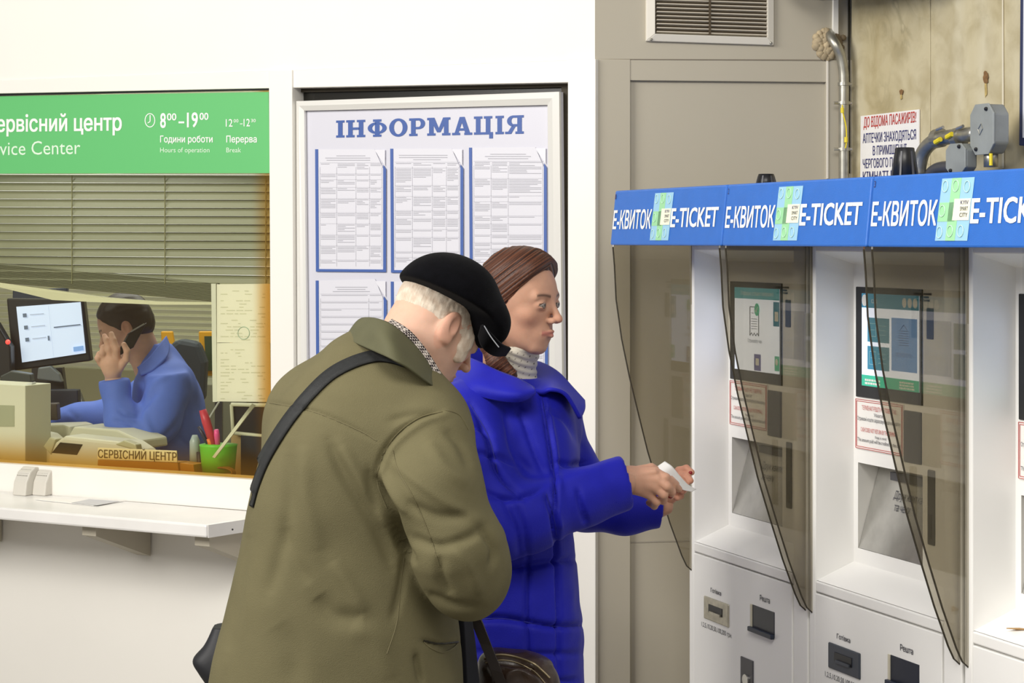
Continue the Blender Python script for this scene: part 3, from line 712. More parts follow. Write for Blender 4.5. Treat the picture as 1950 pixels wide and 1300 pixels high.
# cable glands on the kiosk tops
for px, py, v, hgt, r0, lab in ((1459, 331, .42, .075, .022, 'short black cone-shaped cable cover on top of the middle ticket machine'), (1723, 281, .45, .14, .024, 'tall black cone-shaped cable cover standing before the passenger notice')):
    pl = Plane(K1+NI*v, U, -NI); top = pl.at(px, py); base = Vector((top.x, top.y, 1.79))
    t = empty('cable_cover', base, lab, 'cable cover')
    k = max(.02, top.z-1.79)
    MB().tube([base, base+Vector((0, 0, k*.98)), base+Vector((0, 0, k))], [r0*1.25, r0*.9, r0*.82], 20).build('cone', black, t, True)
    rb = MB()
    for a_ in range(6):
        d_ = Vector((math.cos(a_*1.047), math.sin(a_*1.047), 0)); s_ = d_.cross(Vector((0, 0, 1)))*.002
        rb.prism([base+d_*r0*1.15-s_, base+d_*r0*1.45-s_, base+d_*r0*.95-s_+Vector((0, 0, k*.9)), base+d_*r0*.8-s_+Vector((0, 0, k*.9))], s_*2)
    rb.build('ribs', darkgrey, t)

# ================================================================ VENT, PIPES, BOXES, NOTICE, AIR UNIT
vent = empty('ventilation_grille', G(1353, 85, 0), 'white louvred ventilation grille high on the shaded back wall', 'vent')
ventw = mat('vent_white', '#DDD8CC', .45)
zT = G(1353, -70).z
def vz(px, py, off=.0): return G(px, py, off)
out = [(1231, 78), (1474, 86), (1474, -75), (1231, -75)]; inn = [(1248, 64), (1462, 71), (1462, -62), (1248, -62)]
for i in range(4):
    j = (i+1) % 4
    MB().prism([vz(*out[i], .010), vz(*out[j], .010), vz(*inn[j], .016), vz(*inn[i], .016)], -GW.n*.012).build('frame_rail', ventw, vent, bevel=.0015)
GW.poly('backing', inn, .0015, .001, mat('vent_dark', '#4B3F2E', .8), vent)
for i in range(18):
    y0 = 63.5-i*7.6
    a0, a1 = vz(1249, y0, .003), vz(1461, y0+6.8, .003)
    s_ = mesh_obj('slat', [a0, a1, a1+GW.n*.010+Vector((0, 0, .003)), a0+GW.n*.010+Vector((0, 0, .003)), a0+Vector((0, 0, .0035)), a1+Vector((0, 0, .0035)), a1+GW.n*.010+Vector((0, 0, .0055)), a0+GW.n*.010+Vector((0, 0, .0055))],
             [(0, 1, 2, 3), (4, 7, 6, 5), (3, 2, 6, 7), (0, 4, 5, 1), (0, 3, 7, 4), (1, 5, 6, 2)], mat('vent_slat', '#C9C0AE', .5), vent)
MB().prism([vz(1350, 68, .0145), vz(1354, 68, .0145), vz(1354, -62, .0145), vz(1350, -62, .0145)], -GW.n*.004).build('centre_bar', MATS['vent_dark'], vent)
for x, y in ((1240, 75), (1468, 82)): MB().sphere(vz(x, y, .012), .004, 8).build('screw', galv, vent, True)

con = empty('conduit_pipe', G(1602, 330, .03), 'thin galvanised conduit bending out of foam by the marble corner', 'pipe')
rp_ = G(1602, 100, .03)
def cp(px, py, off=.035): return G(px, py, off)
path = [cp(1578, 62, -.01), cp(1583, 72, .02), cp(1592, 86), cp(1600, 104), cp(1605, 126), cp(1607, 150), cp(1607, 200), cp(1607, 340), cp(1607, 420)]
def smoothpath(pts, n=5):
    pts = [Vector(p) for p in pts]; o_ = []
    for i in range(len(pts)-1):
        p0, p1, p2, p3 = pts[max(i-1, 0)], pts[i], pts[i+1], pts[min(i+2, len(pts)-1)]
        for k in range(n):
            t = k/n; o_.append(.5*((2*p1)+(p2-p0)*t+(2*p0-5*p1+4*p2-p3)*t*t+(3*p1-p0-3*p2+p3)*t**3))
    return o_+[pts[-1]]
MB().tube(smoothpath(path), .0135, 16).build('pipe', galv, con, True)
for y in (160, 196, 284):
    MB().tube([cp(1607, y-3), cp(1607, y+3)], .016, 16).build('clamp', galv, con)
    MB().tube([cp(1588 if y != 160 else 1607, y, .035), cp(1622, y, .035)], .004, 8).build('clamp_bolt', steel, con)
MB().tube(smoothpath([cp(1604, 200, .052), cp(1605, 214, .056), cp(1611, 240, .056), cp(1612, 268, .056), cp(1610, 282, .052)]), .0018, 6).build('earth_wire', yellow, con)
for y, x in ((210, 1604), (266, 1611)): MB().tube([cp(x, y-5, .056), cp(x, y+5, .056)], .0045, 8).build('wire_tag', yellow, con)
fb = empty('foam_plug', G(1575, 85, 0), 'lumpy brown mounting foam around the conduit hole', 'foam')
mb = MB(); r = random.Random(3)
for k in range(70): 
    a_ = r.uniform(0, 6.28); q = r.uniform(0, 1)**.6; mb.sphere(G(1574+24*q*math.cos(a_), 84+27*q*math.sin(a_), .004), r.uniform(.005, .014), 8, (1, .8, 1))
fo = mb.build('foam', foam, fb, True); tag(fo, kind='stuff')
mb = MB(); [mb.sphere(G(1596+r.uniform(-6, 12), 80+r.uniform(-10, 14), .01), r.uniform(.006, .012), 8) for k in range(14)]
mb.build('foam_lump', mat('dark_foam', '#6E604A', .9, bump=(60, 1)), fb, True)

# junction boxes and thick pipes on the marble wall
def M(px, py, off=0): return MW.at(px, py, off)
def jbox(cx, cy, wpx, hpx, off, depth_, label, logo):
    t = empty('junction_box', M(cx, cy, 0), label, 'junction box', 'grey junction boxes above the ticket machines')
    def octo(sx, o_, shift=0): 
        a_ = [( -.5, -.30), (-.28, -.5), (.28, -.5), (.5, -.30), (.5, .30), (.28, .5), (-.28, .5), (-.5, .30)]
        ctr = M(cx, cy, off); hw = (M(cx+wpx/2, cy, off)-M(cx-wpx/2, cy, off)).length; hh = (M(cx, cy-hpx/2, off)-M(cx, cy+hpx/2, off)).length
        return [ctr+U*(x*hw*sx)+Vector((0, 0, -y*hh*sx))+MW.n*(o_-off) for x, y in a_]
    MB().prism(octo(1, off), -MW.n*depth_).build('box', greybox, t, bevel=.004)
    lid = MB().prism(octo(1.03, off+.004), -MW.n*.004).build('lid', mat('box_lid', '#9DA2A0', .45, .2, noise=(20, .1)), t, bevel=.001)
    o8 = octo(.80, off+.0055)
    for i in (2, 6): MB().sphere(o8[i], .005, 8).build('screw', black, lid)
    if logo:
        l = MB(); c = M(cx, cy+4, off+.005)
        for dx, dz in ((-.012, .012), (.0, .017)): pass
        pts = [c+U*x+Vector((0, 0, z)) for x, z in ((-.020, .006), (-.008, .018), (-.002, .006), (-.014, -.008), (-.020, .006))]
        l.tube(pts, .0010, 4); l.build('moulded_mark', galv, lid)
    return t
jbox(1872, 246, 43, 94, .12, .040, 'grey octagonal junction box with its lid facing out, uppermost beside the pipe', True)
jbox(1822, 302, 36, 56, .14, .03, 'lower, paler junction box half hidden behind the blue header', False)
tp = empty('thick_pipe', M(1780, 280, .07), 'thick grey pipe elbow rising left of the junction box', 'pipe')
pth = smoothpath([M(1750, 331, .1), M(1751, 315, .1), M(1758, 290, .1), M(1775, 271, .1), M(1800, 262, .1), M(1862, 254, .1)])
MB().tube(pth, .0175, 18).build('pipe', galv, tp, True)
for x, y in ((1788, 258), (1826, 256)):
    MB().tube([M(x-5, y+6, .1), M(x+5, y+4, .1)], .023, 16).build('clamp', galv, tp)
    MB().tube([M(x-4, y-11, .12), M(x+8, y-16, .12)], .004, 8).build('clamp_bolt', steel, tp)
for x, y in ((1786, 268), (1808, 258)): MB().tube([M(x-5, y+3, .125), M(x+5, y-3, .125)], .006, 8).build('wire_tag', yellow, tp)
p2 = empty('vertical_pipe', M(1887, 330, .07), 'short galvanised pipe dropping from the junction box with a yellow tag', 'pipe')
MB().tube([M(1887, 285, .1), M(1887, 318, .1)], .0165, 16).build('pipe', galv, p2, True)
MB().tube([M(1887, 292, .119), M(1887, 315, .119)], .004, 8).build('wire_tag', yellow, p2)
p3 = empty('low_pipe', M(1790, 330, .05), 'grey pipe bend low behind the blue header', 'pipe')
MB().tube(smoothpath([M(1771, 334, .08), M(1776, 326, .08), M(1790, 319, .08), M(1812, 317, .08)]), .014, 16).build('pipe', darkgrey, p3, True)

pn = empty('passenger_notice', M(1694, 335, .002), 'white first-aid notice with red heading and navy lines on the marble', 'notice')
NO = .004
MW.poly('panel', [(1637.5, 400), (1750, 400), (1750, 208), (1639, 221)], NO, .003, mat('notice_white', '#F1EFEC', .4), pn)
text_px('lettering', 'ДО ВІДОМА ПАСАЖИРІВ!', (1644.5, 243), (1744, 232.5), (1645, 224.5), MW, NO+.001, redink, pn, .008)
for s, a_, b_, t_ in (('АПТЕЧКИ ЗНАХОДЯТЬСЯ', (1643, 272.5), (1744, 265), (1643, 255.5)), ('В ПРИМІЩЕННІ', (1662, 295.5), (1726, 291.5), (1662, 279)), ('ЧЕРГОВОГО ПО', (1643, 320.5), (1706, 317), (1643, 304)), ('СТАНЦІЇ', (1712, 316.5), (1744, 315), (1712, 300.5)), ('КІМНАТІ ПОЛІЦІЇ', (1643, 344.5), (1744, 341), (1643, 328))):
    text_px('lettering', s, a_, b_, t_, MW, NO+.001, navyink, pn, .008)

ac = empty('air_unit', M(1700, 0, .1), 'grey rounded underside of a unit mounted high on the marble wall', 'air conditioner')
mb = MB(); sec = []
for k in range(9):
    a_ = math.pi*k/8
    sec.append((.11+.11*-math.cos(a_), 2.345-.05*math.sin(a_)))
mb.prism([MW.uw(-.10, z, y+.004) for y, z in sec]+[MW.uw(-.10, 2.6, .224), MW.uw(-.10, 2.6, .004)], U*.55)
mb.build('casing', mat('unit_grey', '#8E8D84', .5, noise=(8, .1)), ac, bevel=.01)
MB().prism([MW.uw(-.02, 2.299, .06), MW.uw(.36, 2.299, .06), MW.uw(.36, 2.297, .16), MW.uw(-.02, 2.297, .16)], (0, 0, -.004)).build('outlet', darkgrey, ac)
bf = empty('blue_poster', M(1960, 275, 0), 'dark blue framed poster at the right edge of the marble wall', 'poster')
MW.poly('frame', [(1940, 277), (2150, 290), (2150, -60), (1943, -60)], .03, .026, mat('poster_blue', '#2A3357', .4), bf, .002)
MW.poly('sheet', [(1947, 262), (2140, 275), (2140, -40), (1949, -40)], .0315, .002, mat('poster_sheet', '#D7D9E2', .4), bf)
#--PART2--
# ================================================================ OFFICE CONTENTS
def D(px, py, off): return LW.at(px, py, -off)
cream = mat('device_cream', '#D6D4BC', .45); blindm = mat('blind_slat', '#8A8C72', .28); blindl = mat('blind_rail', '#DAD8B4', .4)
# venetian blind just behind the glass: slats, bunched bottom, sagging rail
bl = empty('window_blind', D(250, 340, .09), 'pale venetian blind hanging behind the ticket window, its bottom sagging to the right', 'blind')
ns = 13
def slat(name, xa, ya, xb, yb, m, dep=.020, tilt=.011, off=.08, th=.0012, par=None):
    a, b = D(xa, ya, off), D(xb, yb, off); k = []
    for t_ in (0, .33, .66, 1):
        k.append((t_*dep, -tilt*(t_-.5)*2+.0065*math.sin(math.pi*t_)))
    vs = []; fs = []
    for (dd, dz) in k:
        for p_ in (a, b): vs.append(p_-LW.n*dd+Vector((0, 0, dz)))
    n_ = len(vs); vs += [v-Vector((0, 0, th)) for v in vs]
    for i in range(3): fs += [(2*i, 2*i+1, 2*i+3, 2*i+2), (n_+2*i, n_+2*i+2, n_+2*i+3, n_+2*i+1)]
    fs += [(0, n_, n_+1, 1), (6, 7, n_+7, n_+6)]
    return mesh_obj(name, vs, fs, m, par or bl, smooth=False)
LWb = (-60, 516)
for i in range(ns):
    y = 338+i*15.6; sag = max(0, (i-9))*1.6
    slat('slat', LWb[0], y-sag*.6, LWb[1], y+2+sag, blindm, tilt=-.0125)
for i in range(13): slat('slat', LWb[0], 500+i*2.6, 412, 541+i*2.7, mat('blind_stack', '#76785F', .5), tilt=.002, par=bl)
mb = MB(); up_ = [(-60, 532), (0, 538), (100, 552), (200, 566), (300, 574), (409, 575)]; lo_ = [(-60, 540), (0, 547), (100, 571), (200, 576), (300, 580), (409, 580)]
pts = [D(x, y, .075) for x, y in up_]+[D(x, y, .068) for x, y in reversed(lo_)]
mb.prism(pts, -LW.n*.018).build('bottom_rail', blindl, bl)
for x in (137, 314, 506):
    mb = MB(); mb.tube([D(x, 334, .0795), D(x, 540 if x != 506 else 600, .0795)], .0016, 5)
    mb.build('ladder_cord', mat('cord_olive', '#8B8A63', .7), bl)
# papers taped to the glass and the upright strip beside them
pb = empty('taped_papers', D(462, 765, .03), 'two pale handwritten forms with a round stamp, taped inside the window at right', 'papers')
yp = mat('yellowed_paper', '#E6E4D0', .6)
for (y0, y1, sd) in ((541, 652, 3), (653, 764, 8)):
    s_ = LW.poly('form_sheet', [(413, y1), (516, y1+1), (514, y0-1), (413, y0)], -.028, .0015, yp, pb)
    mb = MB(); rnd = random.Random(sd)
    for r_ in range(16):
        y = y0+12+r_*6.2; x = 420
        while x < 503:
            wd_ = rnd.uniform(4, 18)
            if rnd.random() < .42: mb.add([D(a_, b_, .0272) for a_, b_ in ((x, y+1.6), (min(x+wd_, 505), y+1.6), (min(x+wd_, 505), y), (x, y))], [(0, 1, 2, 3)])
            x += wd_+3
    mb.build('print', mat('faint_ink', '#CFCEB2', .7), s_)
    if sd == 3: MB().tube([D(464+11*math.cos(t*.35), 634+12*math.sin(t*.35), .027) for t in range(19)], .0008, 4).build('stamp', mat('stamp_teal', '#8FB09A', .7), s_)
LW.poly('upright_strip', [(405, 765), (413, 765), (411, 540), (402, 540)], -.03, .01, mat('strip_white', '#DADBC8', .5), pb)
# counter inside
cz = .93
ct = MB().prism([LW.uw(.2, cz, -.11), LW.uw(4.0, cz, -.11), LW.uw(4.0, cz, -.44), LW.uw(.2, cz, -.44)], (0, 0, -.04)).build('desk_top', mat('desk_brown', '#7A5A2C', .5, noise=(6, .2)))
deskroot = empty('office_desk', LW.uw(1.8, 0, -.35), 'brown office desk running along inside the ticket window', 'desk'); ct.parent = deskroot; ct.matrix_parent_inverse = Matrix.Translation(-deskroot.location); ct.name = 'desk_top'
for u in (.3, 1.9, 3.8): MB().box(LW.uw(u, 0, -.14), LW.d*.03, -LW.n*.28, (0, 0, cz-.04)).build('support', mat('desk_side', '#6E5533', .6), deskroot)
def PZ(px, py, z): return P(px, py, z+.16 if 6.84 < z < 7.5 else z)
def free(name, pts, m, parent=None, th=.02, bevel=0, n=None):
    """prism from (px, py, depth) points, extruded away from the viewer"""
    v = [PZ(*p_) for p_ in pts]
    return MB().prism(v, n if n is not None else Vector((0, th, 0))).build(name, m, parent, bevel=bevel)
# monitor
mo = empty('touch_monitor', P(100, 720, 7.0), 'black desktop monitor with a bright pale blue screen on the left', 'monitor')
free('housing', [(25, 706, 7.0), (173, 687, 7.02), (159, 570, 7.02), (12, 568, 7.0)], black, mo, .05, .006)
scr = free('display', [(42, 690, 6.985), (163, 672, 7.005), (153, 575, 7.005), (31, 584, 6.985)], mat('monitor_glow', '#C9D6EC', .3, emit=('#C4D4EE', .75)), mo, .006)
def mp(s_, t_, d_=0):
    a_, b_, c_, e_ = PZ(42, 690, 6.98), PZ(163, 672, 7.0), PZ(153, 575, 7.0), PZ(31, 584, 6.98)
    return a_*(1-s_)*(1-t_)+b_*s_*(1-t_)+c_*s_*t_+e_*(1-s_)*t_-Vector((0, d_, 0))
def mq(name, s0, s1, t0, t1, m): return mesh_obj(name, [mp(s0, t0, .003), mp(s1, t0, .003), mp(s1, t1, .003), mp(s0, t1, .003)], [(0, 1, 2, 3)], m, scr)
ink = mat('screen_ink', '#6B7A90', .4, emit=('#6B7A90', .3))
for t_ in (.8, .58, .36): mq('icon', .09, .15, t_, t_+.07, ink); mq('line_print', .2, .42, t_+.03, t_+.045, mat('screen_ink_pale', '#A9B4C8', .4, emit=('#A9B4C8', .5)))
mq('line_print', .55, .97, .55, .575, ink); mq('button', .82, .98, .06, .15, mat('screen_button', '#7FA6DE', .4, emit=('#7FA6DE', .6))); mq('icon', .44, .47, .33, .42, ink); mq('divider', .5, .503, .02, .98, MATS['screen_ink_pale'])
free('neck', [(75, 760, 7.04), (125, 755, 7.04), (118, 700, 7.04), (82, 702, 7.04)], black, mo, .04)
free('stand_base', [(50, 790, 6.95), (165, 785, 6.95), (150, 745, 7.1), (62, 748, 7.1)], black, mo, .05, .008)
free('stand_arm', [(70, 722, 6.95), (118, 728, 6.95), (112, 712, 6.95), (95, 697, 6.95), (72, 700, 6.95)], mat('arm_grey', '#6E7474', .35), mo, .04, .005)
st_ = empty('side_table', (-1.75, 7.3, 0), 'dark side table carrying the monitor at the clerk\'s left', 'table')
tz = CZ-(806-455)/F*7.08
MB().box((-2.4, 7.03, tz-.03), (.98, 0, 0), (0, .55, 0), (0, 0, .03)).build('table_top', mat('desk_brown', '#7A5A2C', .5), st_)
for x_ in (-2.36, -1.47):
    for y_ in (7.05, 7.54): MB().box((x_, y_, 0), (.03, 0, 0), (0, .03, 0), (0, 0, tz-.03)).build('leg', darkgrey, st_)
rm = empty('rear_monitor', P(76, 566, 7.5), 'dark blue edge of a second monitor peeking above the bright one', 'monitor')
free('housing', [(22, 640, 7.49), (130, 636, 7.49), (128, 548, 7.49), (24, 552, 7.49)], mat('navy_plastic', '#25344A', .4), rm, .03, .004)
q_ = P(76, 640, 7.51); MB().box((q_.x-.03, 7.505, tz), (.06, 0, 0), (0, .02, 0), (0, 0, q_.z-tz+.05)).build('stand', black, rm)
ld = empty('card_terminal', P(15, 690, 6.9), 'dark device with a red light at the far left of the desk', 'device')
free('case', [(-8, 720, 6.9), (22, 718, 6.9), (20, 660, 6.9), (-8, 612, 6.9)], black, ld, .06, .006)
MB().sphere(PZ(15, 651, 6.89), .009, 12).build('red_light', mat('red_lamp', '#FF5A50', .3, emit=('#FF4A44', 1.2)), ld, True)
for nm, pts, m, lab in (
    ('cable_box', [(68, 806, 6.9), (150, 800, 6.9), (148, 742, 6.9), (66, 742, 6.9)], mat('navy_black', '#1B2230', .5), 'black box on the desk below the bright monitor'),
    ('desk_organiser', [(60, 800, 6.7), (110, 800, 6.7), (108, 768, 6.7), (62, 770, 6.7)], mat('organiser_brown', '#4A4038', .6), 'brown-black organiser low on the desk behind the cream phone'),
    ('grey_scanner', [(0, 728, 6.8), (60, 728, 6.8), (58, 712, 6.8), (20, 706, 6.8), (0, 716, 6.8)], mat('scanner_grey', '#3E4442', .35), 'dark grey curved scanner at the left edge behind the pale box'),
    ('small_card', [(46, 762, 6.35), (64, 760, 6.35), (62, 728, 6.35), (46, 732, 6.35)], mat('card_grey', '#C9CCC6', .6), 'small pale card standing behind the pale cardboard box')):
    o = free(nm, pts, m, None, .05, .004); tag(o, lab, nm.split('_')[1])
wb_ = empty('cardboard_box', D(20, 880, .15), 'pale cardboard box with a grey label at the left edge behind the glass', 'box')
LW.poly('panel', [(-60, 900), (48, 903), (48, 734), (-60, 728)], -.14, .12, mat('box_pale', '#DEDDC4', .6), wb_, .002)
LW.poly('label', [(-30, 812), (27, 812), (27, 772), (-30, 770)], -.1385, .002, mat('box_label_grey', '#A9AC8E', .6), wb_)
# cream multi-part desk device
ph = empty('desk_phone', D(150, 890, .25), 'cream desk phone with a dark display, lying behind the window sill', 'telephone')
def dev(name, pts, off, th, m=cream, bevel=.008, par=ph): return LW.poly(name, pts, -off, th, m, par, bevel)
dev('rear_cover', [(52, 842, ), (135, 842), (133, 812), (120, 808), (52, 810)], .36, .12, bevel=.006)
dev('rear_cover', [(130, 848), (268, 856), (266, 838), (222, 818), (140, 812), (132, 826)], .34, .14, bevel=.006)
dev('handset_rest', [(48, 890), (100, 892), (98, 846), (76, 828), (48, 822)], .24, .09, bevel=.008)
dev('body', [(90, 893), (200, 898), (262, 898), (262, 860), (235, 842), (122, 830), (104, 842), (90, 862)], .18, .10, bevel=.01)
dev('display', [(98, 862), (146, 866), (157, 846), (114, 842)], .178, .006, mat('lcd_dark', '#20241E', .25), .001)
dev('grip', [(82, 850), (96, 866), (106, 836), (94, 832)], .175, .03, mat('grip_grey', '#B9B793', .4), .004)
dev('grip', [(218, 846), (260, 858), (258, 846), (236, 838)], .175, .03, mat('grip_grey', '#B9B793', .4), .004)
dev('lower_edge', [(60, 900), (250, 906), (250, 893), (60, 888)], .165, .03, mat('phone_base', '#C9A552', .5), .003)
npz = empty('name_plate', D(262, 885, .12), 'cream desk name plate lettered in capitals beside the phone', 'sign')
LW.poly('plate', [(185, 874), (337, 880), (336, 858), (186, 852)], -.125, .004, mat('plate_cream', '#EFE7B6', .5), npz, .001)
text_px('lettering', 'СЕРВІСНИЙ ЦЕНТР', (186.5, 871), (336, 877), (186.5, 856.5), LW, -.1235, mat('plate_ink', '#5A4A22', .6), npz, .005)
LW.poly('foot', [(185, 896), (340, 900), (338, 880), (186, 875)], -.13, .05, mat('plate_foot', '#B98A2E', .5), npz, .002)
LW.poly('base_board', [(330, 912), (372, 915), (368, 884), (336, 880)], -.14, .05, mat('plate_foot', '#B98A2E', .5), npz, .002)
# pen cup with pens
cup = empty('pen_cup', D(415, 900, .2), 'bright green plastic pen cup at the right end of the desk', 'cup')
c0 = D(414, 898, .2); c1 = D(416, 846, .2); rr = (D(443, 870, .2)-D(385, 870, .2)).length/2
MB().tube([Vector((c1.x, c1.y, c0.z)), Vector((c1.x, c1.y, (c0.z+c1.z)/2)), Vector((c1.x, c1.y, c1.z-.004)), Vector((c1.x, c1.y, c1.z))], [rr*.86, rr*.93, rr*.99, rr*1.02], 28).build('cup', mat('lime_plastic', '#6FD43A', .4), cup, True)
for px0, py0, px1, py1, r_, col, lab, nm in (
    (412, 866, 386, 780, .014, '#C8394A', 'thick crimson marker leaning left out of the green cup', 'marker_pen'),
    (416, 860, 412, 818, .009, '#F2559A', 'short bright pink highlighter in the green cup', 'highlighter'),
    (408, 868, 378, 812, .006, '#2C2F45', 'dark blue pen leaning left in the green cup', 'ballpoint_pen'),
    (410, 868, 397, 835, .008, '#EF7B35', 'orange pen low in the green cup', 'ballpoint_pen')):
    t = empty(nm, D(px0, py0, .2), lab, 'pen'); a_, b_ = D(px0, py0, .205), D(px1, py1, .19)
    MB().tube([a_, a_*.25+b_*.75, b_], [r_*.8, r_, r_*.8], 12).build('barrel', mat('pen_'+col[1:], col, .4), t, True)
t = empty('metal_ruler', D(400, 800, .3), 'thin grey rod slanting up behind the green cup', 'rod')
MB().tube([D(396, 800, .3), D(417, 765, .3)], .003, 6).build('rod', mat('rod_grey', '#B7BCB6', .4), t)
t = empty('white_strip', D(440, 830, .15), 'long cream strip slanting across the green cup', 'strip')
LW.poly('strip', [(404, 870), (409, 872), (486, 771), (480, 768)], -.13, .004, mat('strip_cream', '#D9D9BC', .5), t)
t = empty('tape_roll', D(420, 900, .17), 'coil of wire and tape on the desk before the green cup', 'cable')
for q in range(3): MB().tube([D(420+(22+3*q)*math.cos(k*.3142), 900+(10+q)*math.sin(k*.3142), .16+.01*q) for k in range(21)], .003, 6).build('coil', mat('coil_brown', '#8A6A2A', .6), t)
t = empty('blue_bottle', D(376, 900, .22), 'slim pale grey bottle standing left of the green cup', 'bottle')
MB().tube([D(372, 902, .22), D(371, 840, .22), D(371, 828, .22)], [.018, .016, .008], 14).build('bottle', mat('bottle_grey', '#A9B8B4', .3), t, True)
MB().tube([D(382, 902, .21), D(379, 860, .21)], [.010, .008], 12).build('dark_tube', mat('navy_black', '#1B2230', .5), t, True)
t = empty('picture_stand', D(470, 830, .35), 'dark desk display with a cream frame standing behind the cup', 'display stand')
LW.poly('panel', [(443, 824), (520, 830), (520, 772), (441, 770)], -.34, .02, black, t, .002)
for a_, b_ in (((441, 770), (520, 772)), ((441, 770), (444, 824)), ((444, 824), (520, 832))): MB().tube([D(*a_, .335), D(*b_, .335)], .006, 8).build('frame_bar', mat('strip_cream', '#D9D9BC', .5), t)
LW.poly('base', [(440, 905), (470, 908), (468, 826), (440, 824)], -.36, .05, mat('tan_card', '#B59A66', .6), t)
LW.poly('holder', [(458, 908), (520, 914), (520, 832), (458, 828)], -.33, .05, mat('navy_black', '#1B2230', .5), t, .002)
# rear of office: blinds, chairs, counter
rb = empty('rear_blind', LW.uw(3, 1, -3.4), 'wide pale venetian blind on the far wall of the office', 'blind')
sl = None
for i in range(46):
    z = 1.0+i*.032
    if sl is None:
        sl = MB().prism([LW.uw(.6, z, -3.50), LW.uw(5.6, z, -3.50), LW.uw(5.6, z+.020, -3.485), LW.uw(.6, z+.020, -3.485)], (0, 0, -.0015)).build('slat', mat('rear_slat', '#E4E4CC', .45), rb)
        z_first = z
    else:
        c_ = sl.copy(); COL.objects.link(c_); c_.location = (0, 0, z-z_first)
o = LW.rect('wall_office_band', .2, 7, .02, .98, -3.55, .03, mat('office_dado', '#8F8B6C', .7)); tag(o, kind='structure'); o.name = 'trim_1'
def ochair(px, lab, w_=30):
    t = empty('office_chair', P(px, 800, 8.2), lab, 'chair', 'yellow framed screens at the back')
    x0, x1 = px-w_/2, px+w_/2
    return t
for (x0, x1, y0, y1, lab) in ((306, 328, 631, 672, 'narrow yellow-framed display right behind the clerk'), (378, 440, 631, 716, 'yellow-framed dark display beside the taped papers')):
    t = empty('display_easel', P((x0+x1)/2, y1, 8.2), lab, 'display')
    free('frame', [(x0+3, y1, 8.2), (x1+6, y1-2, 8.2), (x1, y0, 8.2), (x0, y0, 8.2)], mat('easel_yellow', '#E8A814', .5), t, .03, .004)
    if x1-x0 > 30: free('screen', [(x0+14, y1-10, 8.19), (x1, y1-12, 8.19), (x1-4, y0+9, 8.19), (x0+11, y0+9, 8.19)], mat('easel_dark', '#33482F', .4), t, .01)
    MB().box(P((x0+x1)/2, y1, 8.22), (.03, 0, 0), (0, .03, 0), (0, 0, -P(0, y1, 8.22).z)).build('stand', darkgrey, t)
t = empty('armchair', P(355, 780, 7.9), 'dark padded office chair with rounded back behind the clerk', 'chair')
free('backrest', [(318, 760, 7.9), (388, 765, 7.9), (392, 690, 7.9), (378, 652, 7.9), (340, 645, 7.9), (322, 656, 7.9)], mat('chair_slate', '#2E3A44', .6), t, .09, .02)
zz = P(355, 770, 7.9); MB().box((zz.x-.25, 7.66, .44), (.5, 0, 0), (0, .36, 0), (0, 0, .09)).build('seat', mat('chair_slate', '#2E3A44', .6), t, bevel=.02)
MB().tube([(zz.x, 7.8, 0.02), (zz.x, 7.8, .45)], .03, 12).build('column', black, t); MB().box((zz.x-.02, 7.92, .5), (.05, 0, 0), (0, .02, 0), (0, 0, .35)).build('spine', black, t)
for k in range(5):
    a_ = k*1.2566; MB().tube([(zz.x, 7.8, .08), (zz.x+.28*math.cos(a_), 7.8+.28*math.sin(a_), .03)], .018, 8).build('leg', black, t)
o = free('rear_cabinet', [(318, 830, 8.6), (470, 838, 8.6), (470, 732, 8.6), (318, 730, 8.6)], mat('cabinet_grey', '#7E7F6B', .6), None, .4, .005); tag(o, 'low grey-green cabinet beyond the clerk, under the rear blind', 'cabinet')
v_ = o.data.vertices
zmin = min(v.co.z for v in v_)
for v in v_:
    if v.co.z < zmin+.05: v.co.z = 0
# ================================================================ SCULPTING TOOLS (implicit surfaces -> one continuous mesh)
class Grid:
    def __init__(s, lo, hi, h):
        s.lo = np.array(lo, float); s.h = h; s.n = np.ceil((np.array(hi)-s.lo)/h).astype(int)+1
        s.X = (s.lo[0]+h*np.arange(s.n[0], dtype=np.float32))[:, None, None]; s.Y = (s.lo[1]+h*np.arange(s.n[1], dtype=np.float32))[None, :, None]
        s.Z = (s.lo[2]+h*np.arange(s.n[2], dtype=np.float32))[None, None, :]
    def full(s): return np.full(tuple(s.n), 1.0, np.float32)
def smin(a, b, k):
    if k <= 0: return np.minimum(a, b)
    h = np.maximum(k-np.abs(a-b), 0)/k; return np.minimum(a, b)-h*h*k*.25
def smax(a, b, k): return -smin(-a, -b, k)
def ell(g, c, r, R=None):
    """R: 3x3 matrix whose rows are the ellipsoid's axes in the world"""
    x, y, z = g.X-c[0], g.Y-c[1], g.Z-c[2]
    if R is not None:
        R = np.array(R, float); x, y, z = (R[0][0]*x+R[0][1]*y+R[0][2]*z), (R[1][0]*x+R[1][1]*y+R[1][2]*z), (R[2][0]*x+R[2][1]*y+R[2][2]*z)
    a = (x/r[0])**2+(y/r[1])**2+(z/r[2])**2; b = (x/r[0]**2)**2+(y/r[1]**2)**2+(z/r[2]**2)**2
    k0 = np.sqrt(a); k1 = np.sqrt(b)+1e-9
    return k0*(k0-1)/k1
def rcone(g, a, b, ra, rb):
    a = np.array(a, float); b = np.array(b, float); d = b-a; L2 = d@d+1e-12
    x, y, z = g.X-a[0], g.Y-a[1], g.Z-a[2]
    t = np.clip((x*d[0]+y*d[1]+z*d[2])/L2, 0, 1)
    return np.sqrt((x-t*d[0])**2+(y-t*d[1])**2+(z-t*d[2])**2)-(ra+(rb-ra)*t)
def chain(g, pts, rs, k=.01):
    o = None
    for i in range(len(pts)-1):
        q = rcone(g, pts[i], pts[i+1], rs[i], rs[i+1]); o = q if o is None else smin(o, q, k)
    return o
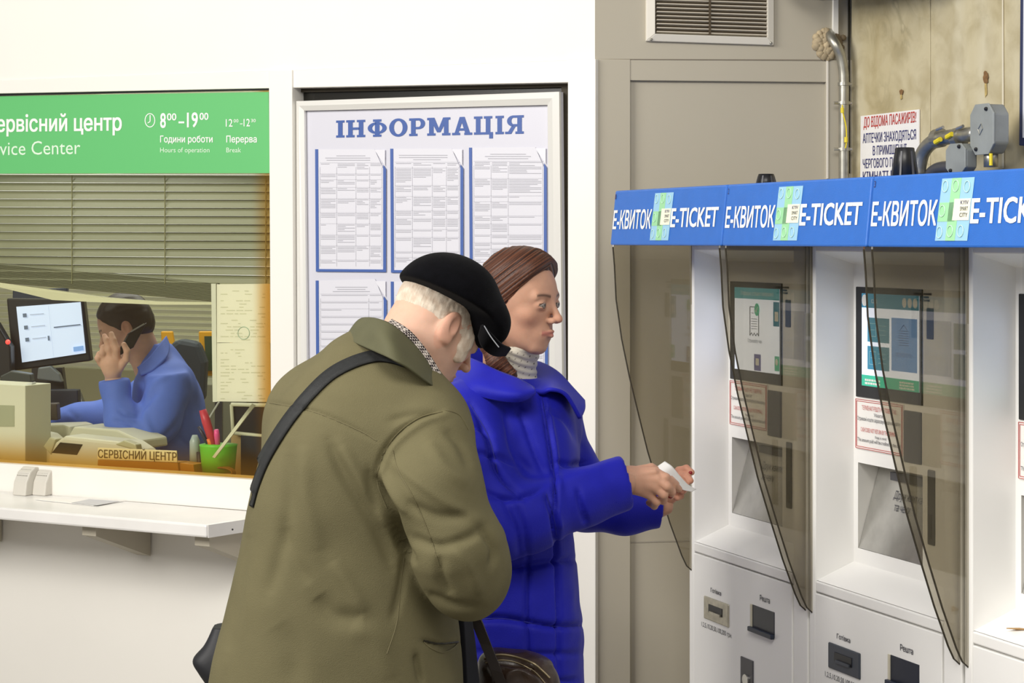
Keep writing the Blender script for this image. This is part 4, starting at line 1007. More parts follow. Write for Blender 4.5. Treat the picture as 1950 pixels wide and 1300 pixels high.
def halfspace(g, p, n):
    n = np.array(n, float); n /= np.linalg.norm(n); return (g.X-p[0])*n[0]+(g.Y-p[1])*n[1]+(g.Z-p[2])*n[2]
def catmull(xs, ys, q):
    xs = np.array(xs, float); ys = np.array(ys, float); m = np.gradient(ys, xs)
    i = np.clip(np.searchsorted(xs, q)-1, 0, len(xs)-2); h = xs[i+1]-xs[i]; t = np.clip((q-xs[i])/h, 0, 1)
    return (2*t**3-3*t**2+1)*ys[i]+(t**3-2*t**2+t)*h*m[i]+(-2*t**3+3*t**2)*ys[i+1]+(t**3-t**2)*h*m[i+1]
def loft(g, rows, n=2.2):
    """rows: (z, xcentre, half_width, ycentre, half_depth)"""
    rows = sorted(rows); r = np.array(rows, float); z = g.Z.ravel()
    xc, a, yc, b = [catmull(r[:, 0], r[:, i], z).astype(np.float32)[None, None, :] for i in (1, 2, 3, 4)]
    a = np.maximum(a, .004); b = np.maximum(b, .004)
    q = (np.abs((g.X-xc)/a)**n+np.abs((g.Y-yc)/b)**n)**(1/n)
    d = (q-1)*np.minimum(a, b)
    return np.maximum(d, np.maximum(g.Z-r[-1, 0], r[0, 0]-g.Z))
def nets(g, F_):
    ins = F_ < 0; nx, ny, nz = F_.shape
    cnt = np.zeros((nx-1, ny-1, nz-1), np.uint8)
    for dx in (0, 1):
        for dy in (0, 1):
            for dz in (0, 1): cnt += ins[dx:nx-1+dx, dy:ny-1+dy, dz:nz-1+dz]
    act = (cnt > 0) & (cnt < 8); idx = np.full(act.shape, -1, np.int64); ii = np.argwhere(act); idx[act] = np.arange(len(ii))
    acc = np.zeros((len(ii), 3)); num = np.zeros(len(ii))
    C = [(0, 0, 0), (1, 0, 0), (0, 1, 0), (1, 1, 0), (0, 0, 1), (1, 0, 1), (0, 1, 1), (1, 1, 1)]
    vals = [F_[ii[:, 0]+c[0], ii[:, 1]+c[1], ii[:, 2]+c[2]].astype(float) for c in C]
    for a in range(8):
        for b in range(a+1, 8):
            if sum(abs(C[a][k]-C[b][k]) for k in range(3)) != 1: continue
            va, vb = vals[a], vals[b]; m = (va < 0) != (vb < 0)
            t = np.where(m, va/(va-vb+1e-20), 0); ca, cb = np.array(C[a], float), np.array(C[b], float)
            acc += np.where(m[:, None], ca+(cb-ca)*t[:, None], 0); num += m
    V = (ii+acc/num[:, None])*g.h+g.lo
    Fs = []
    for ax in range(3):
        sl0 = [slice(None)]*3; sl1 = [slice(None)]*3; sl0[ax] = slice(0, -1); sl1[ax] = slice(1, None)
        A, B_ = ins[tuple(sl0)], ins[tuple(sl1)]
        o1, o2 = [k for k in range(3) if k != ax]
        e = np.argwhere(A != B_); ok = np.ones(len(e), bool)
        for o_ in (o1, o2): ok &= (e[:, o_] > 0) & (e[:, o_] < F_.shape[o_]-1)
        e = e[ok]; flip = A[e[:, 0], e[:, 1], e[:, 2]]
        if ax == 1: flip = ~flip
        q = []
        for s1, s2 in ((1, 1), (0, 1), (0, 0), (1, 0)):
            c = e.copy(); c[:, o1] -= s1; c[:, o2] -= s2; q.append(idx[c[:, 0], c[:, 1], c[:, 2]])
        q = np.stack(q, 1); q[~flip] = q[~flip][:, ::-1]; Fs.append(q)
    return V, np.vstack(Fs)
def np_mesh(name, V, Fq, m, parent=None, col=None, label=None):
    me = bpy.data.meshes.new(name); me.vertices.add(len(V)); me.vertices.foreach_set('co', np.asarray(V, np.float32).ravel())
    me.loops.add(Fq.size); me.loops.foreach_set('vertex_index', Fq.astype(np.int32).ravel())
    me.polygons.add(len(Fq)); me.polygons.foreach_set('loop_start', np.arange(0, Fq.size, 4, dtype=np.int32))
    me.polygons.foreach_set('use_smooth', np.ones(len(Fq), bool)); me.update(calc_edges=True); me.validate()
    if col is not None:
        a = me.color_attributes.new('Col', 'FLOAT_COLOR', 'POINT'); c4 = np.ones((len(V), 4), np.float32); c4[:, :3] = col; a.data.foreach_set('color', c4.ravel())
    me.materials.append(m)
    o = bpy.data.objects.new(name, me); COL.objects.link(o)
    if parent is not None: o.parent = parent; o.matrix_parent_inverse = Matrix.Translation(-Vector(wloc(parent)))
    return o
def vnormals(V, Fq):
    a, b, c, d = [V[Fq[:, i]] for i in range(4)]; n = np.cross(c-a, d-b); N_ = np.zeros_like(V)
    for i in range(4): np.add.at(N_, Fq[:, i], n)
    return N_/(np.linalg.norm(N_, axis=1, keepdims=True)+1e-12)
def smoothmesh(V, Fq, it=1, lam=.5):
    for _ in range(it):
        S = np.zeros_like(V); n = np.zeros(len(V))
        for i in range(4):
            j = Fq[:, (i+1) % 4]; np.add.at(S, Fq[:, i], V[j]); np.add.at(n, Fq[:, i], 1)
            np.add.at(S, j, V[Fq[:, i]]); np.add.at(n, j, 1)
        V = V+lam*(S/np.maximum(n, 1)[:, None]-V)
    return V
def topx(V):
    return CX+F*V[:, 0]/V[:, 1], HY-F*(V[:, 2]-CZ)/V[:, 1]
def polydist(px, py, pts):
    pts = np.array(pts, float); d = np.full(len(px), 1e9); T_ = np.zeros(len(px)); n_ = len(pts)-1
    for i in range(len(pts)-1):
        a, b = pts[i], pts[i+1]; e = b-a; L2 = e@e+1e-9
        t = np.clip(((px-a[0])*e[0]+(py-a[1])*e[1])/L2, 0, 1); q = np.hypot(px-a[0]-t*e[0], py-a[1]-t*e[1]); T_ = np.where(q < d, (i+t)/n_, T_); d = np.minimum(d, q)
    return d, T_
def spl(pts, n=6):
    p = [Vector((a, b, 0)) for a, b in pts]; return [(v.x, v.y) for v in smoothpath(p, n)]
def folds(V, Fq, lst):
    """press folds and seams into the side of the cloth that faces the hall; lst: (points, depth_m, width_px)"""
    N_ = vnormals(V, Fq); px, py = topx(V); face = np.clip(-(N_[:, 1])*1.6+.35, 0, 1)
    D_ = np.zeros(len(V))
    for pts, dep, wd in lst:
        d, t = polydist(px, py, spl(pts)); D_ += dep*np.exp(-(d/wd)**2)*np.sqrt(np.clip(np.sin(np.pi*np.clip(t, .02, .98))*1.3, 0, 1))
    return V+N_*(D_*face)[:, None]
def vnoise(V, s, seed=0):
    r = np.random.RandomState(seed); o = np.zeros(len(V))
    for k in range(7):
        d = r.normal(size=3); d /= np.linalg.norm(d); o += np.sin(V@d*s*r.uniform(.6, 1.6)+r.uniform(0, 6.28))
    return o/7
def bvh_of(o): return BVHTree.FromPolygons([tuple(v.co) for v in o.data.vertices], [tuple(p.vertices) for p in o.data.polygons])
def cast(bv, px, py, lift=.0):
    d = Vector(((px-CX)/F, 1, -(py-HY)/F)).normalized(); h = bv.ray_cast(Vector((0, 0, CZ)), d)
    return None if h[0] is None else (h[0]+h[1]*lift, h[1])
def seam(name, bv, pts, m, parent, r=.0009, lift=.0004):
    q = [cast(bv, x, y, lift) for x, y in spl(pts, 7)]; q = [a for a in q if a]
    if len(q) > 1: return MB().tube([a[0] for a in q], r, 5).build(name, m, parent)
def ribbon(name, bv, pts, halfpx, m, parent, th=.003, lift=.002, n=8):
    """a strap lying on a surface, following pixel points"""
    c = spl(pts, n); L_ = []
    for i, (x, y) in enumerate(c):
        x0, y0 = c[max(i-1, 0)]; x1, y1 = c[min(i+1, len(c)-1)]; l = math.hypot(x1-x0, y1-y0)+1e-9; nx, ny = -(y1-y0)/l, (x1-x0)/l
        row = []
        for s_ in (-1, -.33, .33, 1):
            q = cast(bv, x+nx*halfpx*s_, y+ny*halfpx*s_, lift)
            row.append(q[0] if q else None)
        good = [k for k in row if k is not None]
        if not good: continue
        row = [k if k is not None else min(good, key=lambda g_: 0) for k in row]
        L_.append((row, (x, y, nx, ny)))
    vs = []; fs = []
    for row, _ in L_:
        # keep the strap's width even where one edge runs off the cloth
        w0 = row[0]; vs += row
    for i in range(len(L_)-1):
        for k in range(3): fs.append((i*4+k, i*4+k+1, i*4+5+k, i*4+4+k))
    o = mesh_obj(name, vs, fs, m, parent, True); md = o.modifiers.new('s', 'SOLIDIFY'); md.thickness = th; md.offset = 0
    return o
def patch(name, rows, m, parent, th=.003, sub=6, world=True):
    """smooth sheet through a grid of (px, py, depth) control points"""
    R_ = [[P(*p_) for p_ in r_] for r_ in rows]
    R2 = [smoothpath(r_, sub) for r_ in R_]; cols = list(zip(*R2)); C2 = [smoothpath(c_, sub) for c_ in cols]
    nr = len(C2[0]); nc = len(C2); vs = [C2[j][i] for i in range(nr) for j in range(nc)]
    fs = [(i*nc+j, i*nc+j+1, (i+1)*nc+j+1, (i+1)*nc+j) for i in range(nr-1) for j in range(nc-1)]
    o = mesh_obj(name, vs, fs, m, parent, True); md = o.modifiers.new('s', 'SOLIDIFY'); md.thickness = th; md.offset = 0
    return o
def frame(yaw, pitch, roll=0):
    """head axes: forward, left, up. yaw about z from +x, pitch downwards"""
    cy, sy, cp_, sp_ = math.cos(yaw), math.sin(yaw), math.cos(pitch), math.sin(pitch)
    Fw = np.array((cp_*cy, cp_*sy, -sp_)); Lf = np.array((-sy, cy, 0.)); Up = np.cross(Fw, Lf)
    if roll: Lf, Up = Lf*math.cos(roll)+Up*math.sin(roll), Up*math.cos(roll)-Lf*math.sin(roll)
    return np.array([Fw, Lf, Up])
def head(C, R, s=1.0, h=.002, female=True, near=-1, neckdir=None, neckr=.055, old=False, browcol=(.10, .05, .03), skin=(.62, .36, .25), lipcol=(.50, .17, .14), hi=None):
    """C centre, R axes, units cm*s; returns V, F, colour and a local->world function"""
    C = np.array(C, float); u = .01*s
    W_ = lambda x, y, z: C+(R[0]*x+R[1]*y+R[2]*z)*u
    lo = C-.165*s; hi_ = C+.165*s; lo[2] -= .07*s
    g = Grid(lo, hi_, h)
    E_ = lambda c, r: ell(g, W_(*c), [q*u for q in r], R)
    CN = lambda a, b, ra, rb: rcone(g, W_(*a), W_(*b), ra*u, rb*u)
    k = 2.2*u
    d = E_((-.4, 0, 3.2), (8.9, 7.3, 8.4))
    d = smin(d, E_((2.6, 0, -2.2), (6.0, 5.7, 8.0)), k)
    d = smin(d, E_((2.0, 0, 2.5), (6.6, 6.6, 6.2)), k)
    for sg in (-1, 1):
        d = smin(d, CN((-.8, sg*5.3, -4.6), (5.4, sg*1.7, -9.1), 1.3, 1.1), 2.4*u)
        d = smin(d, E_((5.0, sg*3.9, -2.0), (2.3, 2.2, 2.0)), 1.6*u)
        d = smin(d, CN((7.3, sg*4.3, 2.0), (8.0, sg*1.2, 1.9), .75, .75), 1.4*u)
    d = smin(d, E_((6.0, 0, -9.4), (1.6, 1.7, 1.3)), 1.6*u)
    d = smin(d, E_((6.4, 0, -6.2), (2.4, 2.7, 2.5)), 1.6*u)
    # eye sockets
    for sg in (-1, 1): d = smax(d, -E_((9.6, sg*3.1, .35), (1.9, 1.75, 1.15)), 1.3*u)
    # nose
    d = smin(d, CN((8.15, 0, 1.6), (10.5, 0, -2.4), .62, .80), 1.1*u)
    d = smin(d, E_((10.55, 0, -2.9), (1.05, .82, .78)), .7*u)
    for sg in (-1, 1):
        d = smin(d, E_((9.5, sg*1.15, -3.2), (1.05, .65, .72)), .5*u)
        d = smax(d, -E_((10.2, sg*.62, -3.85), (.50, .30, .40)), .2*u)
    # lids, then almond opening
    for sg in (-1, 1):
        d = smin(d, E_((7.55, sg*3.15, .25), (1.38, 1.55, 1.28)), .6*u)
        op = E_((8.9, sg*3.25, .14), (1.6, 1.30, .33)); d = smax(d, -op, .12*u)
    # philtrum, lips
    d = smax(d, -CN((9.5, 0, -4.4), (9.5, 0, -5.2), .22, .25), .4*u)
    for sg in (-1, 1):
        d = smin(d, CN((9.15, sg*.35, -5.62), (8.0, sg*2.2, -6.05), .42, .15), .35*u)
        d = smin(d, CN((9.05, 0, -6.55), (8.1, sg*1.9, -6.15), .50, .18), .35*u)
        d = smax(d, -CN((9.75, 0, -6.08), (8.35, sg*2.45, -6.12), .10, .10), .18*u)
    d = smax(d, -E_((9.3, 0, -7.9), (.8, 1.5, .5)), .9*u)
    # ears
    for sg in (-1, 1):
        ec = (-.6, sg*7.15, -.6)
        th_ = math.radians(14)
        ear = E_((-.9, sg*7.5, -.3), (1.75, .75, 3.0))
        ear = smax(ear, -E_((-.35, sg*8.25, .1), (1.05, .75, 1.9)), .35*u)
        ear = smin(ear, E_((-.2, sg*7.35, -2.7), (.95, .55, .9)), .5*u)
        ear = smin(ear, CN((.75, sg*7.15, -.1), (.6, sg*7.3, -1.2), .38, .38), .3*u)
        d = smin(d, ear, .5*u)
    if old:
        d = smin(d, E_((6.0, 0, -10.4), (2.8, 2.8, 1.4)), 2*u); d = smin(d, E_((3.2, 0, -10.2), (3.6, 3.6, 2.0)), 2.6*u)
    if neckdir is not None:
        d = smin(d, rcone(g, W_(-2.4, 0, -4), np.array(neckdir, float), neckr, neckr*1.08), 3*u)
    V, Fq = nets(g, d); 
    L_ = (V-C)@R.T/u
    col = np.tile(np.array(skin), (len(V), 1))
    def blend(mask, c): 
        nonlocal col
        mask = np.clip(mask, 0, 1)[:, None]; col = col*(1-mask)+np.array(c)*mask
    x, y, z = L_.T
    ay = np.abs(y)
    # cheeks, nose, ears a little redder
    red = np.exp(-(((x-6)/3)**2+((ay-4.5)/2)**2+((z+3)/2.2)**2))*.35+np.exp(-(((x-11)/1.6)**2+(y/1.6)**2+((z+3)/1.3)**2))*.4+(ay > 7.2)*.35
    blend(red, np.array(skin)*np.array((1.02, .74, .68)))
    lips = np.exp(-(((z+6.05)/(.62+.0*ay))**2)**1.5)*(ay < 2.35-.0)*(x > 7.7); blend(lips*.8, lipcol)
    zb = 2.05+.35*np.sin(np.clip((ay-1.3)/3.9, 0, 1)*2.6)
    brow = np.exp(-((z-zb)/(.36-.05*ay*.5+.05))**2)*(ay > 1.25)*(ay < 5.0)*(x > 5.5); blend(brow*(.85 if not old else .4), browcol)
    lash = np.exp(-((z-.52+.07*(ay-3.2)**2)/.15)**2)*(ay > 1.9)*(ay < 4.55)*(x > 6.5); blend(lash*.9, (.04, .02, .018))
    und = np.exp(-(((z+.9)/.5)**2+((ay-3.1)/1.2)**2))*(x > 6.5)*.22; blend(und, np.array(skin)*np.array((.8, .68, .66)))
    return V, Fq, col, W_, L_
# ================================================================ PEOPLE
skinm = mat('skin', '#C08A70', .55, vcol=True, noise=(45, .06), bump=(300, .12), sss=.2, spec=.25)
lipless = None
def eyeball(name, C, R, u, sg, parent, iris='#4A3524'):
    c = Vector(C+(R[0]*7.72+R[1]*3.15*sg+R[2]*.22)*u); mb = MB().sphere(c, 1.2*u, 20); e = mb.build(name, mat('eye_white_shaded', '#8F857C', .25), parent, True)  # eye white coloured dark, carrying the shade it lies in
    for nm, rad, dx, m in (('iris', .74, 1.02, mat('iris_'+iris[1:], iris, .15)), ('pupil', .26, 1.20, black)):
        q = MB(); cc = C+(R[0]*(7.72+dx)+R[1]*3.15*sg+R[2]*.22)*u
        q.prism([Vector(cc+(R[1]*math.cos(t*.3927)+R[2]*math.sin(t*.3927))*rad*u) for t in range(16)], Vector(R[0])*-.1*u); q.build(nm, m, e)
    return e
def merge(parts):
    V = []; Q_ = []; C_ = []; n = 0
    for v, f, c in parts: V.append(v); Q_.append(f+n); C_.append(c); n += len(v)
    return np.vstack(V), np.vstack(Q_), np.vstack(C_)
def rows_px(rows, z0, dz=None):
    out = []
    for py, xl, xr, yc, b in rows:
        Z = CZ-(py-HY)/F*z0; x0, x1 = (xl-CX)/F*z0, (xr-CX)/F*z0
        out.append((Z, (x0+x1)/2, (x1-x0)/2, yc, b))
    return out
def bbox_px(x0, x1, y0, y1, z0, za, zb):
    a = P(x0, y1, z0); b = P(x1, y0, z0); return (a.x, za, a.z), (b.x, zb, b.z)
def tup(v): return (v[0], v[1], v[2])
def core_body(rows, arms, legs, h=.012, skin=(.6, .36, .26)):
    zs_ = [r[0] for r in rows]; xs = [r[1]-r[2] for r in rows]+[r[1]+r[2] for r in rows]+[p[0] for a in arms+legs for p in a[0]]
    ys = [r[3]-r[4] for r in rows]+[r[3]+r[4] for r in rows]+[p[1] for a in arms+legs for p in a[0]]
    g = Grid((min(xs)-.1, min(ys)-.1, 0.0), (max(xs)+.1, max(ys)+.1, max(zs_)+.05), h)
    d = loft(g, [(z, x, max(a-.045, .03), y, max(b-.04, .03)) for z, x, a, y, b in rows])
    for pts, rs in arms+legs: d = smin(d, chain(g, pts, rs, .02), .03)
    V, Q_ = nets(g, d); return V, Q_, np.tile(np.array(skin), (len(V), 1))

# ---------------------------------------------------------------- woman in the blue coat
WZ = 4.35; w_ = WZ/F
Rw = frame(math.radians(-30), math.radians(3)); Cw = np.array(P(984, 577, WZ))
SKW = (.56, .315, .215)
hv, hq, hc, WW, LL = head(Cw, Rw, .985, .0021, True, neckdir=P(968, 735, 4.40), neckr=.052, skin=SKW, browcol=(.05, .025, .018), lipcol=(.42, .14, .12))
wrows = rows_px([(722, 925, 1035, 4.42, .085), (745, 880, 1075, 4.41, .13), (780, 862, 1090, 4.40, .155), (830, 856, 1100, 4.39, .17), (880, 856, 1106, 4.38, .175), (940, 860, 1104, 4.38, .17), (1010, 862, 1092, 4.38, .165), (1080, 855, 1099, 4.38, .17), (1180, 842, 1110, 4.38, .185), (1300, 832, 1114, 4.38, .19), (1420, 826, 1118, 4.38, .20), (1560, 820, 1122, 4.38, .205)], WZ)
nearA = [P(892, 800, 4.27), P(905, 890, 4.21), P(955, 990, 4.17), P(1010, 985, 4.18), P(1100, 950, 4.23), P(1196, 916, 4.28), P(1235, 904, 4.30)]
farA = [P(1045, 800, 4.54), P(1080, 900, 4.55), P(1118, 955, 4.53), P(1190, 968, 4.51), P(1262, 962, 4.50)]
legs_w = [([tup(P(930, 1480, 4.38)), tup(P(930, 1700, 4.36)), (P(925, 1700, 4.4).x, 4.42, .08)], [.085, .058, .042]), ([tup(P(1020, 1480, 4.38)), tup(P(1025, 1700, 4.34)), (P(1025, 1700, 4.4).x, 4.40, .08)], [.085, .058, .042])]
cb = core_body(wrows, [([tup(p) for p in nearA[:6]], [.05, .045, .04, .04, .034, .027]), ([tup(p) for p in farA], [.05, .045, .04, .034, .026])], legs_w, skin=SKW)
# right hand pinching the slip
g = Grid(*bbox_px(1150, 1320, 860, 990, 4.3, 4.20, 4.42), .0017)
def PP(l): return [tup(P(*q)) for q in l]
d = chain(g, PP([(1150, 916, 4.27), (1200, 913, 4.285)]), [.025, .0245], .01)
for kx, ky, kz, r_ in ((1247, 899, 4.283, .0115), (1252, 913, 4.272, .0118), (1248, 928, 4.272, .0115), (1238, 942, 4.283, .0105)):
    d = smin(d, rcone(g, tup(P(1200, 905+(ky-899)*.35, 4.288)), tup(P(kx, ky, kz)), .0175, r_), .016)
hd_ = d
fing = [([(1247, 899, 4.283), (1268, 909, 4.270), (1283, 921, 4.285), (1293, 931, 4.30)], [.0108, .0095, .0088, .0072]),
        ([(1252, 913, 4.272), (1271, 926, 4.262), (1279, 936, 4.280), (1277, 944, 4.292)], [.0112, .0098, .009, .0076]),
        ([(1248, 928, 4.272), (1264, 942, 4.266), (1263, 953, 4.288), (1252, 951, 4.31)], [.0108, .0094, .0086, .0075]),
        ([(1238, 942, 4.283), (1250, 956, 4.282), (1246, 963, 4.302), (1236, 957, 4.318)], [.0098, .0084, .0078, .007]),
        ([(1205, 900, 4.30), (1240, 892, 4.325), (1268, 906, 4.335), (1287, 922, 4.318)], [.0135, .0115, .010, .0082])]
for pts, rs in fing: hd_ = smin(hd_, chain(g, PP(pts), rs, .003), .0035)
for a_, b_ in (((1206, 905), (1247, 898)), ((1206, 912), (1251, 912)), ((1206, 918), (1247, 927))):   # tendons
    hd_ = smin(hd_, rcone(g, tup(P(*a_, 4.273)), tup(P(*b_, 4.268)), .003, .0045), .009)
rv, rq = nets(g, hd_); rc = np.tile(np.array(SKW)*1.08, (len(rv), 1))
# left hand beyond it
g = Grid(*bbox_px(1225, 1345, 865, 1000, 4.5, 4.40, 4.60), .0019)
d = chain(g, PP([(1240, 965, 4.52), (1272, 935, 4.50), (1284, 912, 4.49)]), [.026, .026, .018], .01)
for pts, rs in [([(1283, 908, 4.485), (1293, 896, 4.475), (1307, 892, 4.465), (1317, 899, 4.455)], [.0105, .0092, .0085, .007]),
                ([(1286, 918, 4.48), (1297, 906, 4.465), (1308, 907, 4.45), (1315, 915, 4.44)], [.0108, .0095, .0085, .0072]),
                ([(1284, 928, 4.50), (1299, 922, 4.49), (1306, 928, 4.475), (1301, 935, 4.46)], [.0105, .0092, .0085, .007]),
                ([(1278, 940, 4.51), (1291, 938, 4.50), (1296, 944, 4.49), (1290, 948, 4.475)], [.0095, .0082, .0076, .0065]),
                ([(1268, 925, 4.47), (1282, 910, 4.45), (1296, 915, 4.44), (1306, 924, 4.435)], [.012, .0105, .0095, .008])]:
    d = smin(d, chain(g, PP(pts), rs, .003), .004)
lv, lq = nets(g, d); lc = np.tile(np.array(SKW)*1.05*np.array((1.05, .92, .9)), (len(lv), 1))
V, Q_, C_ = merge([(hv, hq, hc), (rv, rq, rc), (lv, lq, lc), cb])
woman = np_mesh('person', V, Q_, skinm, None, C_)
tag(woman, 'woman in a bright blue padded coat holding a white slip at the ticket machine', 'person', 'customers at the ticket machines')
uW = .01*.985
for sg in (-1, 1): eyeball('eye', Cw, Rw, uW, sg, woman, '#3E2E22')
nm = mat('nail_red', '#8E1420', .2)
MB().sphere(P(1277, 943, 4.284), .0062, 12, (1, .5, 1.1)).build('fingernail', nm, woman, True)
MB().sphere(P(1315, 900, 4.449), .0048, 10, (1, .5, .9)).build('fingernail', nm, woman, True)
MB().sphere(P(1290, 928, 4.293), .004, 10, (1, .4, .8)).build('fingernail', mat('nail_pink', '#C98A7C', .3), woman, True)
# hair
hairm = mat('auburn_hair', '#5A2E1C', .5, vcol=True, spec=.35)
g = Grid(Cw-np.array((.15, .15, .22)), Cw+np.array((.14, .15, .15)), .0022)
E_ = lambda c, r: ell(g, WW(*c), [q*uW for q in r], Rw)
d = E_((-.2, 0, 3.7), (9.0, 8.1, 8.9))
d = smin(d, E_((-3.0, 0, -1.5), (6.2, 7.6, 6.5)), .03)
d = smin(d, E_((3.6, 0, 7.0), (5.6, 6.4, 4.6)), .03)
d = smin(d, rcone(g, WW(-4.5, 0, -4), WW(-5.2, -1.5, -14), .042, .032), .03)
d = smin(d, rcone(g, WW(-5.0, -2, -10), WW(-2.2, -5.2, -17), .028, .016), .02)
HT = chain(g, PP([(925, 610, 4.36), (932, 650, 4.315), (945, 688, 4.295), (975, 712, 4.29)]), [.03, .024, .020, .012], .01)
# hairline: cut away face side with a slanting front
lx = (g.X-Cw[0])*Rw[0][0]+(g.Y-Cw[1])*Rw[0][1]+(g.Z-Cw[2])*Rw[0][2]; ly = (g.X-Cw[0])*Rw[1][0]+(g.Y-Cw[1])*Rw[1][1]+(g.Z-Cw[2])*Rw[1][2]; lz = (g.X-Cw[0])*Rw[2][0]+(g.Y-Cw[1])*Rw[2][1]+(g.Z-Cw[2])*Rw[2][2]
lx, ly, lz = lx/uW, ly/uW, lz/uW
front = (lx-(1.9+.90*(lz-0.6)-.02*(lz-.6)**2+.0*ly))/1.35*uW          # x beyond the hairline
front = np.where(lz > .6, front, (lx-(1.9+1.1*(lz-.6)))/1.3*uW)
d = smax(d, front, .006)
d = np.maximum(d, (-18.5-lz)*uW); d = smin(d, HT, .012)
V, Q_ = nets(g, d); L_ = (V-Cw)@Rw.T/uW
q = L_[:, 2]*.80-L_[:, 0]*.62+.25*np.abs(L_[:, 1])
def streak(q, seed, fr=(3, 16), n=9):
    r = np.random.RandomState(seed); o = 0
    for k in range(n): o = o+np.sin(q*r.uniform(*fr)+r.uniform(0, 6.28)+.4*np.sin(L_[:, 0]*.3+k))/n
    return o
s1 = streak(q, 2); s2 = streak(q, 5, (8, 30)); N_ = vnormals(V, Q_); V = V+N_*((s1*.0022+s2*.0008))[:, None]
t = np.clip(.5+1.6*s1+1.2*s2, 0, 1)[:, None]; colr = np.array((.026, .009, .006))*(1-t)+np.array((.130, .046, .022))*t
np_mesh('hair', V, Q_, hairm, woman, colr)
# roll-neck
g = Grid(*bbox_px(930, 1050, 640, 745, 4.36, 4.22, 4.52), .0025)
d = loft(g, rows_px([(652, 944, 1026, 4.37, .056), (664, 938, 1030, 4.37, .062), (682, 932, 1026, 4.38, .064), (702, 928, 1022, 4.39, .066), (722, 922, 1025, 4.40, .072), (742, 915, 1035, 4.40, .078)], 4.36), 2)
V, Q_ = nets(g, d); N_ = vnormals(V, Q_)
V = V+N_*(.0011*np.sin(V[:, 2]*380+6*np.sin(V[:, 0]*30)))[:, None]
px, py = topx(V); dots = ((np.abs(((px+py*.4)/13) % 1-.5) < .09) & (np.abs(((py-px*.25)/12) % 1-.5) < .09))[:, None]
np_mesh('turtleneck', V, Q_, mat('knit_cream', '#CFC8B8', .8, vcol=True, bump=(400, .3)), woman, np.where(dots, np.array(lin('#5A5048')), np.array(lin('#CDC6B6'))))
# coat
coatm = mat('blue_coat_cloth', '#171BA6', .62, noise=(20, .08), bump=(500, .3), sheen=.05, spec=.25)
g = Grid(*bbox_px(790, 1300, 700, 1560, 4.4, 4.04, 4.72), .0048)
d = loft(g, wrows, 2.4)
d = smin(d, ell(g, P(905, 800, 4.33), (.105, .10, .10)), .05); d = smin(d, ell(g, P(1040, 800, 4.48), (.08, .08, .09)), .05)
arm = chain(g, [tup(p) for p in nearA[:6]], [.082, .080, .078, .068, .060, .057], .03)
arm = smax(arm, halfspace(g, P(1192, 918, 4.28), (1, .15, .19)), .006)
arm = np.maximum(arm, -rcone(g, tup(P(1165, 927, 4.26)), tup(nearA[6]), .047, .05))
d = smin(d, arm, .022)
fa = chain(g, [tup(p) for p in farA], [.075, .070, .062, .054, .050], .03); fa = smax(fa, halfspace(g, P(1262, 962, 4.50), (1, .0, -.1)), .006)
fa = np.maximum(fa, -rcone(g, tup(P(1235, 966, 4.505)), tup(P(1290, 960, 4.5)), .040, .042)); d = smin(d, fa, .02)
V, Q_ = nets(g, d); V = smoothmesh(V, Q_, 1)
CF = [([(1030, 745), (1048, 850), (1058, 940), (1062, 1100), (1066, 1300)], -.010, 4), ([(1040, 760), (1055, 850), (1066, 940)], .005, 6),
      ([(895, 770), (930, 830), (950, 900), (1000, 950)], -.010, 6), ([(905, 930), (960, 950), (1010, 940), (1040, 925)], -.007, 6),
      ([(900, 860), (950, 868), (985, 885)], -.007, 6), ([(1040, 940), (1055, 985), (1060, 1020)], -.009, 6), ([(1048, 945), (1063, 985), (1068, 1012)], .004, 6),
      ([(1100, 930), (1108, 965), (1118, 1000)], -.006, 5), ([(960, 950), (985, 1010), (990, 1060)], -.007, 8), ([(985, 960), (1000, 1010), (1002, 1050)], -.006, 6),
      ([(900, 1180), (960, 1178), (1050, 1192), (1115, 1190)], -.010, 6), ([(1005, 1050), (1005, 1180), (1008, 1300)], -.006, 5), ([(900, 1090), (960, 1085), (1050, 1070), (1105, 1065)], -.009, 6),
      ([(1040, 780), (1080, 800), (1105, 850)], -.006, 6), ([(1060, 880), (1090, 885), (1120, 880)], -.007, 5), ([(1000, 1300), (1100, 1296)], -.008, 6),
      ([(960, 780), (975, 850), (1010, 900)], -.005, 7), ([(985, 770), (1015, 850), (1035, 900)], -.005, 6), ([(900, 900), (930, 960), (960, 1040)], .006, 12),
      ([(1020, 935), (1100, 905), (1190, 872)], .003, 10), ([(900, 1240), (1000, 1246), (1110, 1245)], -.006, 6), ([(870, 820), (905, 812), (935, 826)], -.006, 6)]
V = folds(V, Q_, [(p_, d_*1.5, w__) for p_, d_, w__ in CF]); N_ = vnormals(V, Q_)
V = V+N_*(vnoise(V, 38, 3)*.004+vnoise(V, 90, 4)*.0018)[:, None]
coat = np_mesh('coat', V, Q_, coatm, woman); bvw = bvh_of(coat)
cs = mat('coat_seam', '#171B8E', .6)
for pts in ([(1031, 748), (1049, 850), (1059, 940)], [(900, 1180), (960, 1178), (1050, 1192), (1112, 1190)], [(1040, 940), (1055, 985), (1060, 1018)], [(895, 770), (930, 830), (948, 900)]): seam('seam', bvw, pts, cs, coat, .0011)
collarm = coatm
patch('collar', [[(872, 672, 4.50), (905, 686, 4.33), (945, 706, 4.27), (985, 722, 4.25), (1014, 738, 4.26)],
                 [(858, 700, 4.48), (892, 720, 4.27), (940, 740, 4.21), (985, 748, 4.19), (1019, 744, 4.22)],
                 [(846, 732, 4.46), (880, 744, 4.26), (930, 758, 4.215), (985, 764, 4.195), (1016, 751, 4.215)]], collarm, coat, .008)
